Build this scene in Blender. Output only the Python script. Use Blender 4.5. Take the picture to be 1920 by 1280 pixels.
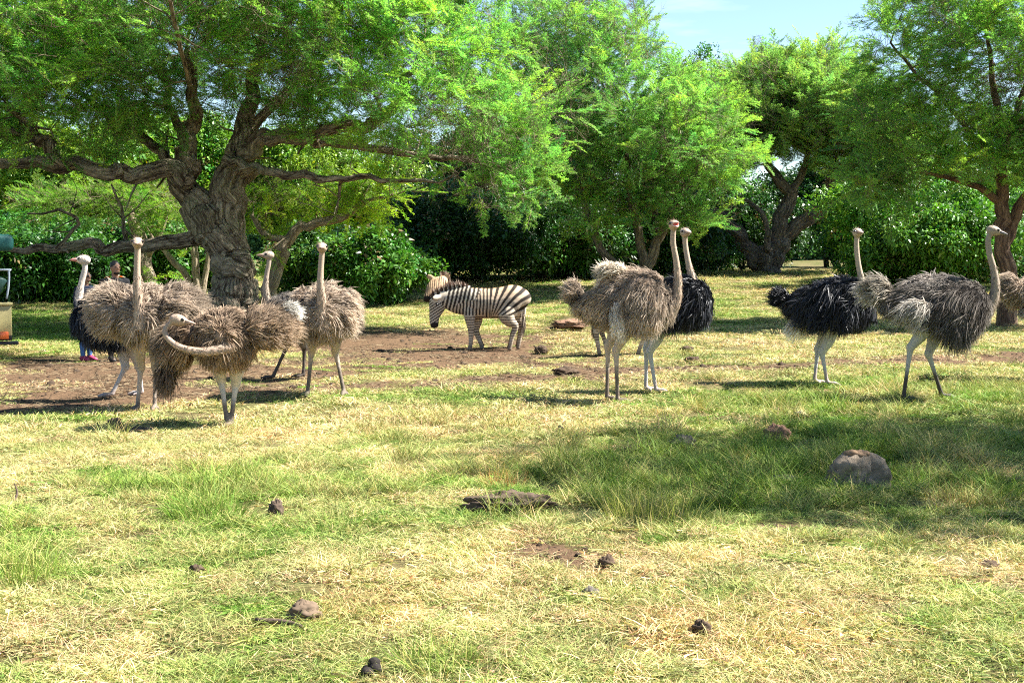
import bpy, bmesh, math
import numpy as np
from mathutils import Vector, Matrix

rng = np.random.default_rng(11)
R = math.radians
for o in list(bpy.data.objects):
    bpy.data.objects.remove(o)
scene = bpy.context.scene
col = scene.collection

# ------------------------------------------------------------------ camera, sky, sun, exposure
F, CH, TILT = 2400.0, 2.0, R(4.05)          # focal length in photo pixels, eye height, tilt down
cam_d = bpy.data.cameras.new('camera')
cam_d.lens, cam_d.sensor_width, cam_d.clip_end = 45.0, 36.0, 3000.0
cam = bpy.data.objects.new('camera', cam_d)
cam.location = (0, 0, CH)
cam.rotation_euler = (R(90) - TILT, 0, 0)
col.objects.link(cam)
scene.camera = cam

SUN_EL, SUN_AZ = R(50), R(84)               # azimuth clockwise from +Y: from the right, a little behind the birds
sun_dir = Vector((math.sin(SUN_AZ) * math.cos(SUN_EL), math.cos(SUN_AZ) * math.cos(SUN_EL), math.sin(SUN_EL)))
world = bpy.data.worlds.new('World')
scene.world = world
world.use_nodes = True
wn, wl = world.node_tree.nodes, world.node_tree.links
wn.clear()
w_out = wn.new('ShaderNodeOutputWorld'); w_bg = wn.new('ShaderNodeBackground')
sky = wn.new('ShaderNodeTexSky'); sky.sky_type = 'NISHITA'; sky.sun_disc = False
sky.sun_elevation, sky.sun_rotation = SUN_EL, SUN_AZ
sky.air_density, sky.dust_density, sky.ozone_density = 1.0, 0.0, 3.0
tc = wn.new('ShaderNodeTexCoord'); mp = wn.new('ShaderNodeMapping'); mp.inputs['Scale'].default_value = (2.2, 2.2, 11.0)
cn = wn.new('ShaderNodeTexNoise'); cn.inputs['Scale'].default_value = 2.3; cn.inputs['Detail'].default_value = 6; cn.inputs['Roughness'].default_value = 0.55
cr = wn.new('ShaderNodeValToRGB'); cr.color_ramp.elements[0].position = 0.56; cr.color_ramp.elements[1].position = 0.85
cr.color_ramp.elements[0].color = (0, 0, 0, 1); cr.color_ramp.elements[1].color = (0.5, 0.5, 0.5, 1)
cm = wn.new('ShaderNodeMixRGB'); cm.inputs['Color2'].default_value = (8.5, 8.9, 9.4, 1)
wl.new(tc.outputs['Generated'], mp.inputs['Vector']); wl.new(mp.outputs['Vector'], cn.inputs['Vector'])
wl.new(cn.outputs['Fac'], cr.inputs['Fac']); wl.new(cr.outputs['Color'], cm.inputs['Fac'])
wl.new(sky.outputs['Color'], cm.inputs['Color1']); wl.new(cm.outputs['Color'], w_bg.inputs['Color'])
w_bg.inputs['Strength'].default_value = 0.055
wl.new(w_bg.outputs['Background'], w_out.inputs['Surface'])

sun_d = bpy.data.lights.new('sun', 'SUN')
sun_d.energy, sun_d.angle, sun_d.color = 5.0, R(0.53), (1.0, 0.97, 0.90)
sun = bpy.data.objects.new('sun', sun_d)
sun.rotation_euler = sun_dir.to_track_quat('Z', 'Y').to_euler()
sun.location = (20, -8, 30)
col.objects.link(sun)

vs = scene.view_settings
vs.view_transform, vs.look, vs.exposure, vs.gamma, vs.use_curve_mapping = 'Standard', 'None', 2.1, 1.0, False
scene.render.engine = 'CYCLES'
cy = scene.cycles
cy.max_bounces, cy.diffuse_bounces, cy.glossy_bounces, cy.transmission_bounces, cy.transparent_max_bounces = 6, 4, 2, 4, 4
cy.use_denoising = False
cy.filter_width = 1.1
cy.use_adaptive_sampling, cy.adaptive_threshold = True, 0.02
cy.caustics_reflective = cy.caustics_refractive = False

# ------------------------------------------------------------------ numbers: noise, ground height, photo pixels to places
_T = np.random.default_rng(5).random((256, 256))
def vn(x, y, s=1.0, seed=0):
    x = np.asarray(x, float) / s + 17.3 * seed + 900; y = np.asarray(y, float) / s + 9.1 * seed + 900
    xi, yi = np.floor(x).astype(int), np.floor(y).astype(int)
    fx, fy = x - xi, y - yi
    fx, fy = fx * fx * (3 - 2 * fx), fy * fy * (3 - 2 * fy)
    a, b = _T[xi & 255, yi & 255], _T[(xi + 1) & 255, yi & 255]
    c, d = _T[xi & 255, (yi + 1) & 255], _T[(xi + 1) & 255, (yi + 1) & 255]
    return (a * (1 - fx) + b * fx) * (1 - fy) + (c * (1 - fx) + d * fx) * fy
def fbm(x, y, s, seed=0, n=3):
    v, a = 0, 0.5
    for i in range(n):
        v = v + a * vn(x, y, s / 2 ** i, seed + 3 * i); a *= 0.5
    return v / (1 - 0.5 ** n)
def sst(a, b, x):
    t = np.clip((np.asarray(x, float) - a) / (b - a), 0, 1)
    return t * t * (3 - 2 * t)
def toimg(x, y):                              # where flat ground at x, y lies on the photo's plan
    y = np.maximum(y, 1.0)
    return 960 + np.asarray(x) / y * F, 470 + 2 * F / y
def gz(x, y):
    x = np.asarray(x, float); y = np.asarray(y, float)
    z = 1.0 * sst(33, 60, y) + 0.003 * np.maximum(y - 60, 0)
    z = z + (fbm(x, y, 2.6, 1) - 0.5) * 0.16 + (vn(x, y, 0.55, 8) - 0.5) * 0.035
    px, py = toimg(x, y)
    for (cx, cy_, rx, ry, h) in ((1072, 612, 40, 8, 0.28), (980, 660, 200, 30, -0.05), (560, 690, 260, 30, -0.06)):
        z = z + h * np.exp(-((px - cx) / rx) ** 2 - ((py - cy_) / ry) ** 2)
    return z
def P(px, py, d):
    u, v = (px - 960) / F, (640 - py) / F
    dy = math.cos(TILT) + v * math.sin(TILT)
    dz = -math.sin(TILT) + v * math.cos(TILT)
    t = d / dy
    return np.array((u * t, d, CH + dz * t))
def ground(px, py):
    lo, hi = 2.0, 400.0
    for i in range(50):
        m = 0.5 * (lo + hi); p = P(px, py, m)
        if p[2] > gz(p[0], p[1]): lo = m
        else: hi = m
    p = P(px, py, lo); p[2] = float(gz(p[0], p[1]))
    return p
def on_ground(x, y):
    return np.array((x, y, float(gz(x, y))))

# ------------------------------------------------------------------ mesh helpers
def tag(o, label=None, cat=None, group=None, kind=None):
    for k, v in (('label', label), ('category', cat), ('group', group), ('kind', kind)):
        if v: o[k] = v
    return o
def empty(name, loc, label=None, cat=None, group=None):
    o = bpy.data.objects.new(name, None); o.location = loc; o.empty_display_size = 0.2
    col.objects.link(o)
    return tag(o, label, cat, group)
def np_mesh(name, V, Q, mat=None, colr=None, smooth=True, attrs=None):
    me = bpy.data.meshes.new(name)
    V = np.asarray(V, np.float32)
    me.vertices.add(len(V)); me.vertices.foreach_set('co', V.ravel())
    groups = Q if isinstance(Q, list) else [Q]
    groups = [np.asarray(q, np.int32) for q in groups if len(q)]
    loops = np.concatenate([q.ravel() for q in groups])
    sizes = np.concatenate([np.full(len(q), q.shape[1], np.int32) for q in groups])
    me.loops.add(len(loops)); me.loops.foreach_set('vertex_index', loops)
    me.polygons.add(len(sizes)); me.polygons.foreach_set('loop_start', np.concatenate(([0], np.cumsum(sizes)[:-1])).astype(np.int32))
    if smooth: me.polygons.foreach_set('use_smooth', np.ones(len(sizes), bool))
    me.update(calc_edges=True)
    if colr is not None: set_col(me, colr)
    for k, v in (attrs or {}).items():
        a = me.attributes.new(k, 'FLOAT_VECTOR', 'POINT'); a.data.foreach_set('vector', np.asarray(v, np.float32).ravel())
    for m in (mat if isinstance(mat, list) else [mat]):
        if m: me.materials.append(m)
    return me
def set_col(me, c):
    a = me.attributes.new('col', 'FLOAT_COLOR', 'POINT')
    c = np.asarray(c, np.float32)
    if c.shape[1] == 3: c = np.concatenate([c, np.ones((len(c), 1), np.float32)], 1)
    a.data.foreach_set('color', c.ravel())
def obj(name, me, parent=None, loc=None):
    o = bpy.data.objects.new(name, me)
    if parent: o.parent = parent
    if loc is not None: o.location = loc
    col.objects.link(o)
    return o
def norm(v):
    v = np.asarray(v, float)
    return v / np.maximum(np.linalg.norm(v, axis=-1, keepdims=True), 1e-9)
def spline(pts, n):
    p = np.asarray(pts, float)
    if len(p) < 3:
        t = np.linspace(0, 1, n)[:, None]; return p[0] * (1 - t) + p[-1] * t
    q = np.vstack([2 * p[0] - p[1], p, 2 * p[-1] - p[-2]])
    out = []
    for s in np.linspace(0, len(p) - 1 - 1e-6, n):
        i = int(s); t = s - i; a, b, c, d = q[i:i + 4]
        out.append(0.5 * (2 * b + (c - a) * t + (2 * a - 5 * b + 4 * c - d) * t * t + (3 * b - a - 3 * c + d) * t ** 3))
    return np.array(out)
def loft(pts, rad, sides=12, up=(0, 0, 1), cap=True, n=None):
    """tube through pts; rad: number or (across, up) per point"""
    pts = np.asarray(pts, float)
    rad = np.array([(r, r) if np.isscalar(r) else r for r in rad], float)
    if n:
        cur = spline(np.hstack([pts, rad]), n); pts, rad = cur[:, :pts.shape[1]], np.maximum(cur[:, pts.shape[1]:], 0.002)
    k = len(pts)
    tan = np.gradient(pts, axis=0); tan = norm(tan)
    V = []
    u = np.asarray(up, float)
    if abs(np.dot(u, tan[0])) > 0.95: u = np.array((1.0, 0.1, 0.0))
    th = np.linspace(0, 2 * math.pi, sides, endpoint=False)
    for i in range(k):
        s = norm(np.cross(tan[i], u)); w = np.cross(s, tan[i])
        if np.linalg.norm(np.cross(tan[i], u)) < 1e-3: s, w = np.array((1., 0, 0)), np.array((0, 1., 0))
        u = w
        V.append(pts[i] + np.outer(np.cos(th) * rad[i, 0], s) + np.outer(np.sin(th) * rad[i, 1], w))
    V = np.vstack(V)
    idx = np.arange(k * sides).reshape(k, sides)
    a, b = idx[:-1], np.roll(idx[:-1], -1, 1); c, d = np.roll(idx[1:], -1, 1), idx[1:]
    Q = np.stack([a, b, c, d], -1).reshape(-1, 4)
    T = np.zeros((0, 3), int)
    if cap:
        n0 = len(V); V = np.vstack([V, pts[0] - tan[0] * rad[0].min() * 0.4, pts[-1] + tan[-1] * rad[-1].min() * 0.4])
        r0, r1 = idx[0], idx[-1]
        T = np.vstack([np.stack([np.full(sides, n0), np.roll(r0, -1), r0], 1), np.stack([np.full(sides, n0 + 1), r1, np.roll(r1, -1)], 1)])
    return V, Q, T
def join(parts):
    Vs, Qs, Ts, n = [], [], [], 0
    for V, Q, T in parts:
        Vs.append(V); Qs.append(np.asarray(Q).reshape(-1, 4) + n); Ts.append(np.asarray(T).reshape(-1, 3) + n); n += len(V)
    return np.vstack(Vs), np.vstack(Qs).astype(int), np.vstack(Ts).astype(int)
def ellip(c, r, rot=None, nu=14, nv=9):
    th = np.linspace(0, 2 * math.pi, nu, endpoint=False); ph = np.linspace(0, math.pi, nv + 2)[1:-1]
    V = [(math.sin(p) * math.cos(t), math.sin(p) * math.sin(t), math.cos(p)) for p in ph for t in th] + [(0, 0, 1), (0, 0, -1)]
    V = np.array(V) * r
    if rot is not None: V = V @ np.asarray(rot).T
    V = V + c
    idx = np.arange(nu * nv).reshape(nv, nu)
    Q = np.stack([idx[:-1], idx[1:], np.roll(idx[1:], -1, 1), np.roll(idx[:-1], -1, 1)], -1).reshape(-1, 4)
    T = np.vstack([np.stack([np.full(nu, nu * nv), idx[0], np.roll(idx[0], -1)], 1), np.stack([np.full(nu, nu * nv + 1), np.roll(idx[-1], -1), idx[-1]], 1)])
    return V, Q, T
def box(c, s, rz=0.0):
    c = np.asarray(c, float); h = np.asarray(s, float) / 2
    V = np.array([(x, y, z) for x in (-1, 1) for y in (-1, 1) for z in (-1, 1)], float) * h
    cs, sn = math.cos(rz), math.sin(rz)
    V = V @ np.array(((cs, sn, 0), (-sn, cs, 0), (0, 0, 1))) + c
    Q = np.array([(0, 1, 3, 2), (4, 6, 7, 5), (0, 4, 5, 1), (2, 3, 7, 6), (0, 2, 6, 4), (1, 5, 7, 3)])
    return V, Q, np.zeros((0, 3), int)
tmp_scene = bpy.data.scenes.new('tmp')
def remesh(parts, voxel, smooth_it=3, fac=0.5):
    V, Q, T = join(parts)
    me = np_mesh('tmp', V, [Q, T])
    o = bpy.data.objects.new('tmp', me); tmp_scene.collection.objects.link(o)
    m = o.modifiers.new('r', 'REMESH'); m.mode = 'VOXEL'; m.voxel_size = voxel; m.use_smooth_shade = True
    if smooth_it:
        s = o.modifiers.new('s', 'SMOOTH'); s.factor = fac; s.iterations = smooth_it
    vl = tmp_scene.view_layers[0]; vl.update()
    out = bpy.data.meshes.new_from_object(o.evaluated_get(vl.depsgraph))
    bpy.data.objects.remove(o); bpy.data.meshes.remove(me)
    out.polygons.foreach_set('use_smooth', np.ones(len(out.polygons), bool))
    return out
def coords(me):
    V = np.empty(len(me.vertices) * 3, np.float32); me.vertices.foreach_get('co', V)
    return V.reshape(-1, 3).astype(float)
def simple(name, parts, mat, parent=None, smooth=False, loc=None, bevel=0.0):
    V, Q, T = join(parts)
    o = obj(name, np_mesh(name, V, [Q, T], mat, smooth=smooth), parent, loc)
    if bevel:
        b = o.modifiers.new('bevel', 'BEVEL'); b.width = bevel; b.segments = 2; b.limit_method = 'ANGLE'
    return o
def strips(P0, D, L, W, bend, K=4, side=None, rnd=None, tipw=0.15, belly=0.0):
    """N curved tapering blades; returns V, Q, along (0..1), blade number"""
    N = len(P0); t = np.linspace(0, 1, K)
    L = np.asarray(L)[:, None, None]; W = np.asarray(W)[:, None, None]
    C = P0[:, None] + D[:, None] * L * t[None, :, None] + bend[:, None] * L * (t ** 2)[None, :, None]
    if side is None:
        side = norm(np.cross(D, (rnd or rng).normal(size=(N, 3))))
    w = ((1 - t) + tipw * t + belly * 4 * t * (1 - t))[None, :, None] * W * 0.5
    V = np.stack([C - side[:, None] * w, C + side[:, None] * w], 2).reshape(-1, 3)
    base = (np.arange(N) * K * 2)[:, None]; k = np.arange(K - 1)[None] * 2
    Q = np.stack([base + k, base + k + 1, base + k + 3, base + k + 2], -1).reshape(-1, 4)
    return V, Q, np.tile(np.repeat(t, 2), N), np.repeat(np.arange(N), K * 2)

# ------------------------------------------------------------------ materials
def nt(name):
    m = bpy.data.materials.new(name); m.use_nodes = True
    n = m.node_tree.nodes; n.clear()
    return m, n, m.node_tree.links
def plain(name, c, rough=0.7, spec=0.3, noise=0.25, scale=8.0, metal=0.0, bump=0.0):
    m, n, l = nt(name)
    out = n.new('ShaderNodeOutputMaterial'); b = n.new('ShaderNodeBsdfPrincipled')
    tx = n.new('ShaderNodeTexCoord'); nz = n.new('ShaderNodeTexNoise'); nz.inputs['Scale'].default_value = scale; nz.inputs['Detail'].default_value = 5
    mr = n.new('ShaderNodeMapRange'); mr.inputs[3].default_value = 1 - noise; mr.inputs[4].default_value = 1 + noise
    mx = n.new('ShaderNodeVectorMath'); mx.operation = 'SCALE'; mx.inputs[0].default_value = c
    l.new(tx.outputs['Object'], nz.inputs['Vector']); l.new(nz.outputs['Fac'], mr.inputs[0]); l.new(mr.outputs[0], mx.inputs['Scale'])
    l.new(mx.outputs['Vector'], b.inputs['Base Color'])
    b.inputs['Roughness'].default_value = rough; b.inputs['Specular IOR Level'].default_value = spec; b.inputs['Metallic'].default_value = metal
    if bump:
        bp = n.new('ShaderNodeBump'); bp.inputs['Strength'].default_value = bump; bp.inputs['Distance'].default_value = 0.02
        l.new(nz.outputs['Fac'], bp.inputs['Height']); l.new(bp.outputs['Normal'], b.inputs['Normal'])
    l.new(b.outputs[0], out.inputs[0])
    return m
def vcol(name, rough=0.8, spec=0.2, transl=0.0, noise=0.0, scale=30.0, bump=0.0):
    """colour from the mesh attribute col"""
    m, n, l = nt(name)
    out = n.new('ShaderNodeOutputMaterial'); b = n.new('ShaderNodeBsdfPrincipled'); a = n.new('ShaderNodeAttribute'); a.attribute_name = 'col'
    c = a.outputs['Color']
    if noise or bump:
        tx = n.new('ShaderNodeTexCoord'); nz = n.new('ShaderNodeTexNoise'); nz.inputs['Scale'].default_value = scale; nz.inputs['Detail'].default_value = 4
        l.new(tx.outputs['Object'], nz.inputs['Vector'])
        mr = n.new('ShaderNodeMapRange'); mr.inputs[3].default_value = 1 - noise; mr.inputs[4].default_value = 1 + noise
        sc = n.new('ShaderNodeVectorMath'); sc.operation = 'SCALE'
        l.new(nz.outputs['Fac'], mr.inputs[0]); l.new(c, sc.inputs[0]); l.new(mr.outputs[0], sc.inputs['Scale']); c = sc.outputs['Vector']
        if bump:
            bp = n.new('ShaderNodeBump'); bp.inputs['Strength'].default_value = bump; bp.inputs['Distance'].default_value = 0.01
            l.new(nz.outputs['Fac'], bp.inputs['Height']); l.new(bp.outputs['Normal'], b.inputs['Normal'])
    l.new(c, b.inputs['Base Color'])
    b.inputs['Roughness'].default_value = rough; b.inputs['Specular IOR Level'].default_value = spec
    if transl:
        t = n.new('ShaderNodeBsdfTranslucent'); mx = n.new('ShaderNodeMixShader'); mx.inputs[0].default_value = transl
        l.new(c, t.inputs['Color']); l.new(b.outputs[0], mx.inputs[1]); l.new(t.outputs[0], mx.inputs[2]); l.new(mx.outputs[0], out.inputs[0])
    else:
        l.new(b.outputs[0], out.inputs[0])
    return m
def leafmat(name, transl=0.4, rough=0.55, spec=0.35, tr_tint=(1.25, 1.3, 0.6)):
    """instance attribute tint, varied leaf by leaf through the mesh attribute col (r brightness, g towards yellow)"""
    m, n, l = nt(name)
    out = n.new('ShaderNodeOutputMaterial'); b = n.new('ShaderNodeBsdfPrincipled')
    a = n.new('ShaderNodeAttribute'); a.attribute_type = 'INSTANCER'; a.attribute_name = 'tint'
    v = n.new('ShaderNodeAttribute'); v.attribute_name = 'col'
    mul = n.new('ShaderNodeVectorMath'); mul.operation = 'MULTIPLY'
    l.new(a.outputs['Vector'], mul.inputs[0]); l.new(v.outputs['Vector'], mul.inputs[1])
    l.new(mul.outputs['Vector'], b.inputs['Base Color'])
    b.inputs['Roughness'].default_value = rough; b.inputs['Specular IOR Level'].default_value = spec
    t = n.new('ShaderNodeBsdfTranslucent'); mx = n.new('ShaderNodeMixShader'); mx.inputs[0].default_value = transl
    m2 = n.new('ShaderNodeVectorMath'); m2.operation = 'MULTIPLY'; m2.inputs[1].default_value = tr_tint
    l.new(mul.outputs['Vector'], m2.inputs[0]); l.new(m2.outputs['Vector'], t.inputs['Color'])
    l.new(b.outputs[0], mx.inputs[1]); l.new(t.outputs[0], mx.inputs[2]); l.new(mx.outputs[0], out.inputs[0])
    return m
def barkmat(name, dark, light, moss=(0.16, 0.17, 0.08), lichen=0.0):
    """ridged bark that runs along each limb (attribute bk: round the limb, round the limb, along the limb)"""
    m, n, l = nt(name)
    out = n.new('ShaderNodeOutputMaterial'); b = n.new('ShaderNodeBsdfPrincipled')
    a = n.new('ShaderNodeAttribute'); a.attribute_name = 'bk'
    mp_ = n.new('ShaderNodeMapping'); mp_.inputs['Scale'].default_value = (12, 12, 1.6)
    nz = n.new('ShaderNodeTexNoise'); nz.inputs['Scale'].default_value = 1.0; nz.inputs['Detail'].default_value = 6; nz.inputs['Roughness'].default_value = 0.65
    nz.inputs['Distortion'].default_value = 0.6
    big = n.new('ShaderNodeTexNoise'); big.inputs['Scale'].default_value = 1.3; big.inputs['Detail'].default_value = 3
    rp = n.new('ShaderNodeValToRGB'); e = rp.color_ramp.elements
    e[0].position, e[1].position = 0.36, 0.68
    e[0].color, e[1].color = (*dark, 1), (*light, 1)
    l.new(a.outputs['Vector'], mp_.inputs['Vector']); l.new(mp_.outputs['Vector'], nz.inputs['Vector'])
    tx = n.new('ShaderNodeTexCoord'); l.new(tx.outputs['Object'], big.inputs['Vector'])
    mp2 = n.new('ShaderNodeMapping'); mp2.inputs['Scale'].default_value = (9, 9, 3.4)
    vo = n.new('ShaderNodeTexVoronoi'); vo.feature = 'DISTANCE_TO_EDGE'; vo.inputs['Scale'].default_value = 1.0
    wr = n.new('ShaderNodeVectorMath'); wr.operation = 'MULTIPLY_ADD'; wr.inputs[1].default_value = (1.1, 1.1, 1.6)
    l.new(a.outputs['Vector'], mp2.inputs['Vector']); l.new(nz.outputs['Color'], wr.inputs[0]); l.new(mp2.outputs['Vector'], wr.inputs[2]); l.new(wr.outputs['Vector'], vo.inputs['Vector'])
    vr = n.new('ShaderNodeMapRange'); vr.inputs[1].default_value = 0.0; vr.inputs[2].default_value = 0.22; vr.inputs[3].default_value = -0.08; vr.inputs[4].default_value = 0.03
    ad = n.new('ShaderNodeMath'); ad.operation = 'ADD'
    l.new(vo.outputs['Distance'], vr.inputs[0]); l.new(nz.outputs['Fac'], ad.inputs[0]); l.new(vr.outputs[0], ad.inputs[1])
    l.new(ad.outputs[0], rp.inputs['Fac'])
    mr = n.new('ShaderNodeMapRange'); mr.inputs[1].default_value = 0.5; mr.inputs[2].default_value = 0.75; mr.inputs[4].default_value = lichen
    l.new(big.outputs['Fac'], mr.inputs[0])
    mx = n.new('ShaderNodeMixRGB'); mx.inputs['Color2'].default_value = (*moss, 1)
    l.new(mr.outputs[0], mx.inputs['Fac']); l.new(rp.outputs['Color'], mx.inputs['Color1']); l.new(mx.outputs['Color'], b.inputs['Base Color'])
    b.inputs['Roughness'].default_value = 0.9; b.inputs['Specular IOR Level'].default_value = 0.15
    bp = n.new('ShaderNodeBump'); bp.inputs['Strength'].default_value = 1.0; bp.inputs['Distance'].default_value = 0.08
    l.new(ad.outputs[0], bp.inputs['Height']); l.new(bp.outputs['Normal'], b.inputs['Normal'])
    l.new(b.outputs[0], out.inputs[0])
    return m

# ------------------------------------------------------------------ scattering small pieces (grass, leaf sprays) as one object
def scatter(name, pts, rot, scl, idx, tint, sources, parent=None):
    me = bpy.data.meshes.new(name)
    n = len(pts)
    me.vertices.add(n); me.vertices.foreach_set('co', np.asarray(pts, np.float32).ravel())
    for nm, ty, key, arr in (('rot', 'FLOAT_VECTOR', 'vector', rot), ('scl', 'FLOAT_VECTOR', 'vector', scl), ('tint', 'FLOAT_VECTOR', 'vector', tint)):
        a = me.attributes.new(nm, ty, 'POINT'); a.data.foreach_set(key, np.asarray(arr, np.float32).ravel())
    a = me.attributes.new('idx', 'INT', 'POINT'); a.data.foreach_set('value', np.asarray(idx, np.int32))
    o = obj(name, me, parent)
    key = 'scatter_' + '_'.join(s.name for s in sources)
    ng = bpy.data.node_groups.get(key)
    if ng is None:
        ng = bpy.data.node_groups.new(key, 'GeometryNodeTree')
        ng.interface.new_socket('Geometry', in_out='INPUT', socket_type='NodeSocketGeometry')
        ng.interface.new_socket('Geometry', in_out='OUTPUT', socket_type='NodeSocketGeometry')
        N, Lk = ng.nodes, ng.links
        gi, go = N.new('NodeGroupInput'), N.new('NodeGroupOutput')
        g2i = N.new('GeometryNodeGeometryToInstance')
        for s in reversed(sources):
            oi = N.new('GeometryNodeObjectInfo'); oi.inputs['Object'].default_value = s
            Lk.new(oi.outputs['Geometry'], g2i.inputs[0])
        iop = N.new('GeometryNodeInstanceOnPoints'); iop.inputs['Pick Instance'].default_value = True
        def na(nm, ty):
            q = N.new('GeometryNodeInputNamedAttribute'); q.data_type = ty; q.inputs['Name'].default_value = nm; return q.outputs['Attribute']
        e2r = N.new('FunctionNodeEulerToRotation')
        Lk.new(na('rot', 'FLOAT_VECTOR'), e2r.inputs[0]); Lk.new(e2r.outputs[0], iop.inputs['Rotation'])
        Lk.new(na('scl', 'FLOAT_VECTOR'), iop.inputs['Scale']); Lk.new(na('idx', 'INT'), iop.inputs['Instance Index'])
        Lk.new(gi.outputs[0], iop.inputs['Points']); Lk.new(g2i.outputs[0], iop.inputs['Instance']); Lk.new(iop.outputs[0], go.inputs[0])
    md = o.modifiers.new('scatter', 'NODES'); md.node_group = ng
    tag(o, kind='stuff')
    return o
def euler_from(x, up=(0, 0, 1), roll=None):
    x = norm(x); up = np.broadcast_to(np.asarray(up, float), x.shape)
    y = np.cross(up, x); bad = np.linalg.norm(y, axis=1) < 1e-3; y[bad] = (0, 1, 0); y = norm(y)
    z = np.cross(x, y)
    if roll is not None:
        c, s = np.cos(roll)[:, None], np.sin(roll)[:, None]; y, z = y * c + z * s, z * c - y * s
    return np.stack([np.arctan2(y[:, 2], z[:, 2]), np.arcsin(np.clip(-x[:, 2], -1, 1)), np.arctan2(x[:, 1], x[:, 0])], 1)
def source(name, me):
    return bpy.data.objects.new(name, me)         # not linked: only the pieces scattered from it show
# ------------------------------------------------------------------ ground: one sheet, soil and turf
STRAW, GREEN, RUST, DIRT = np.array((0.50, 0.445, 0.195)), np.array((0.125, 0.26, 0.028)), np.array((0.48, 0.32, 0.11)), np.array((0.115, 0.072, 0.043))
def blobs(px, py, lst):
    v = 0
    for (cx, cy_, rx, ry, a) in lst:
        v = v + a * np.exp(-((px - cx) / rx) ** 2 - ((py - cy_) / ry) ** 2)
    return v
def fields(x, y):
    px, py = toimg(x, y)
    n1, n2 = fbm(x, y, 1.4, 4), fbm(x, y, 0.45, 21)
    nm = fbm(x, y, 0.8, 33)
    # worn soil: the wheel track, the churned patch by the zebra, dark soil with painted-in shade under the big tree, scrapes in the turf
    ln = np.interp(px, (-400, 0, 300, 700, 1050, 1500, 1920, 2400), (765, 757, 738, 726, 707, 690, 668, 650))
    tw = np.interp(px, (0, 400, 900, 1100, 1500, 1920), (20, 12, 9, 8, 9, 8))
    dirt = 1.2 * np.exp(-((py - ln) / (tw * 1.3)) ** 2)
    dirt = dirt + blobs(px, py, [(860, 655, 270, 34, 1.0), (640, 640, 190, 22, 0.8), (500, 690, 260, 20, 0.75), (80, 700, 210, 26, 1.1), (250, 690, 120, 20, 0.7), (1010, 625, 130, 12, 0.35),
        (1090, 690, 150, 14, 0.5), (300, 745, 260, 16, 0.6), (1010, 1040, 110, 32, 0.85), (1130, 1058, 70, 16, 0.7), (770, 1048, 55, 10, 0.95), (1480, 1003, 130, 15, 1.0), (1850, 1062, 45, 10, 0.9),
        (570, 1145, 45, 18, 0.8), (1090, 1105, 60, 10, 0.8), (1320, 1015, 60, 8, 0.7), (540, 1182, 70, 8, 0.8), (240, 812, 60, 6, 0.8), (1280, 755, 90, 12, 0.45), (480, 1085, 60, 12, 0.6), (1690, 1090, 60, 8, 0.6), (860, 930, 60, 10, 0.6), (1250, 1110, 50, 8, 0.6)])  # thin blob left of the preening ostrich is its cast shadow, painted as soil
    dirt = sst(0.30, 0.68, dirt + (nm - 0.5) * 1.0 + (n2 - 0.5) * 0.35 - 0.08)
    g = 0.42 + (n1 - 0.5) * 1.05 + (n2 - 0.5) * 1.2
    g = g + blobs(px, py, [(380, 960, 150, 70, 0.45), (700, 990, 250, 60, 0.25), (30, 1030, 110, 90, 0.4), (1450, 890, 420, 75, 0.75), (1000, 900, 90, 40, 0.3), (1750, 780, 300, 40, 0.4),
        (70, 620, 140, 26, 0.7), (1350, 600, 130, 18, 0.35), (1480, 760, 90, 26, 0.45), (420, 800, 420, 28, -0.30), (1300, 1150, 500, 90, -0.14), (250, 1190, 330, 70, -0.12),
        (1100, 780, 220, 22, -0.2), (830, 1180, 80, 60, 0.2), (720, 1250, 120, 40, 0.25), (1830, 1230, 110, 60, 0.2), (1000, 745, 500, 22, 0.1), (1500, 650, 420, 25, -0.15)])
    g = np.clip(g, 0, 1)
    rust = np.clip(blobs(px, py, [(540, 1115, 190, 34, 0.8), (480, 1180, 90, 30, 0.5), (940, 880, 60, 30, 0.9), (1230, 1200, 160, 50, 0.5), (1290, 770, 80, 18, 0.5), (850, 1255, 120, 20, 0.4)]) + (fbm(x, y, 0.9, 50) - 0.66) * 2.0, 0, 1)
    tall = np.clip(blobs(px, py, [(1450, 880, 420, 85, 0.8), (1720, 745, 260, 34, 0.9), (1230, 930, 170, 50, 0.7), (390, 940, 110, 42, 0.6), (30, 1040, 70, 50, 0.6), (1480, 760, 120, 25, 0.5), (560, 900, 300, 40, 0.25),
        (1500, 560, 300, 16, 0.5), (740, 560, 90, 12, 0.7), (60, 620, 120, 24, 0.5), (1800, 640, 150, 18, 0.3), (870, 800, 260, 24, 0.35), (1700, 900, 220, 60, 0.5)]) * (0.35 + 1.1 * fbm(x, y, 0.7, 60)), 0, 1)
    return dirt, g, rust, tall
def turf(g, rust):
    c = STRAW + (GREEN - STRAW) * g[..., None]
    return c + (RUST - c) * (rust * (1 - 0.8 * g))[..., None] * 0.6

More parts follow.
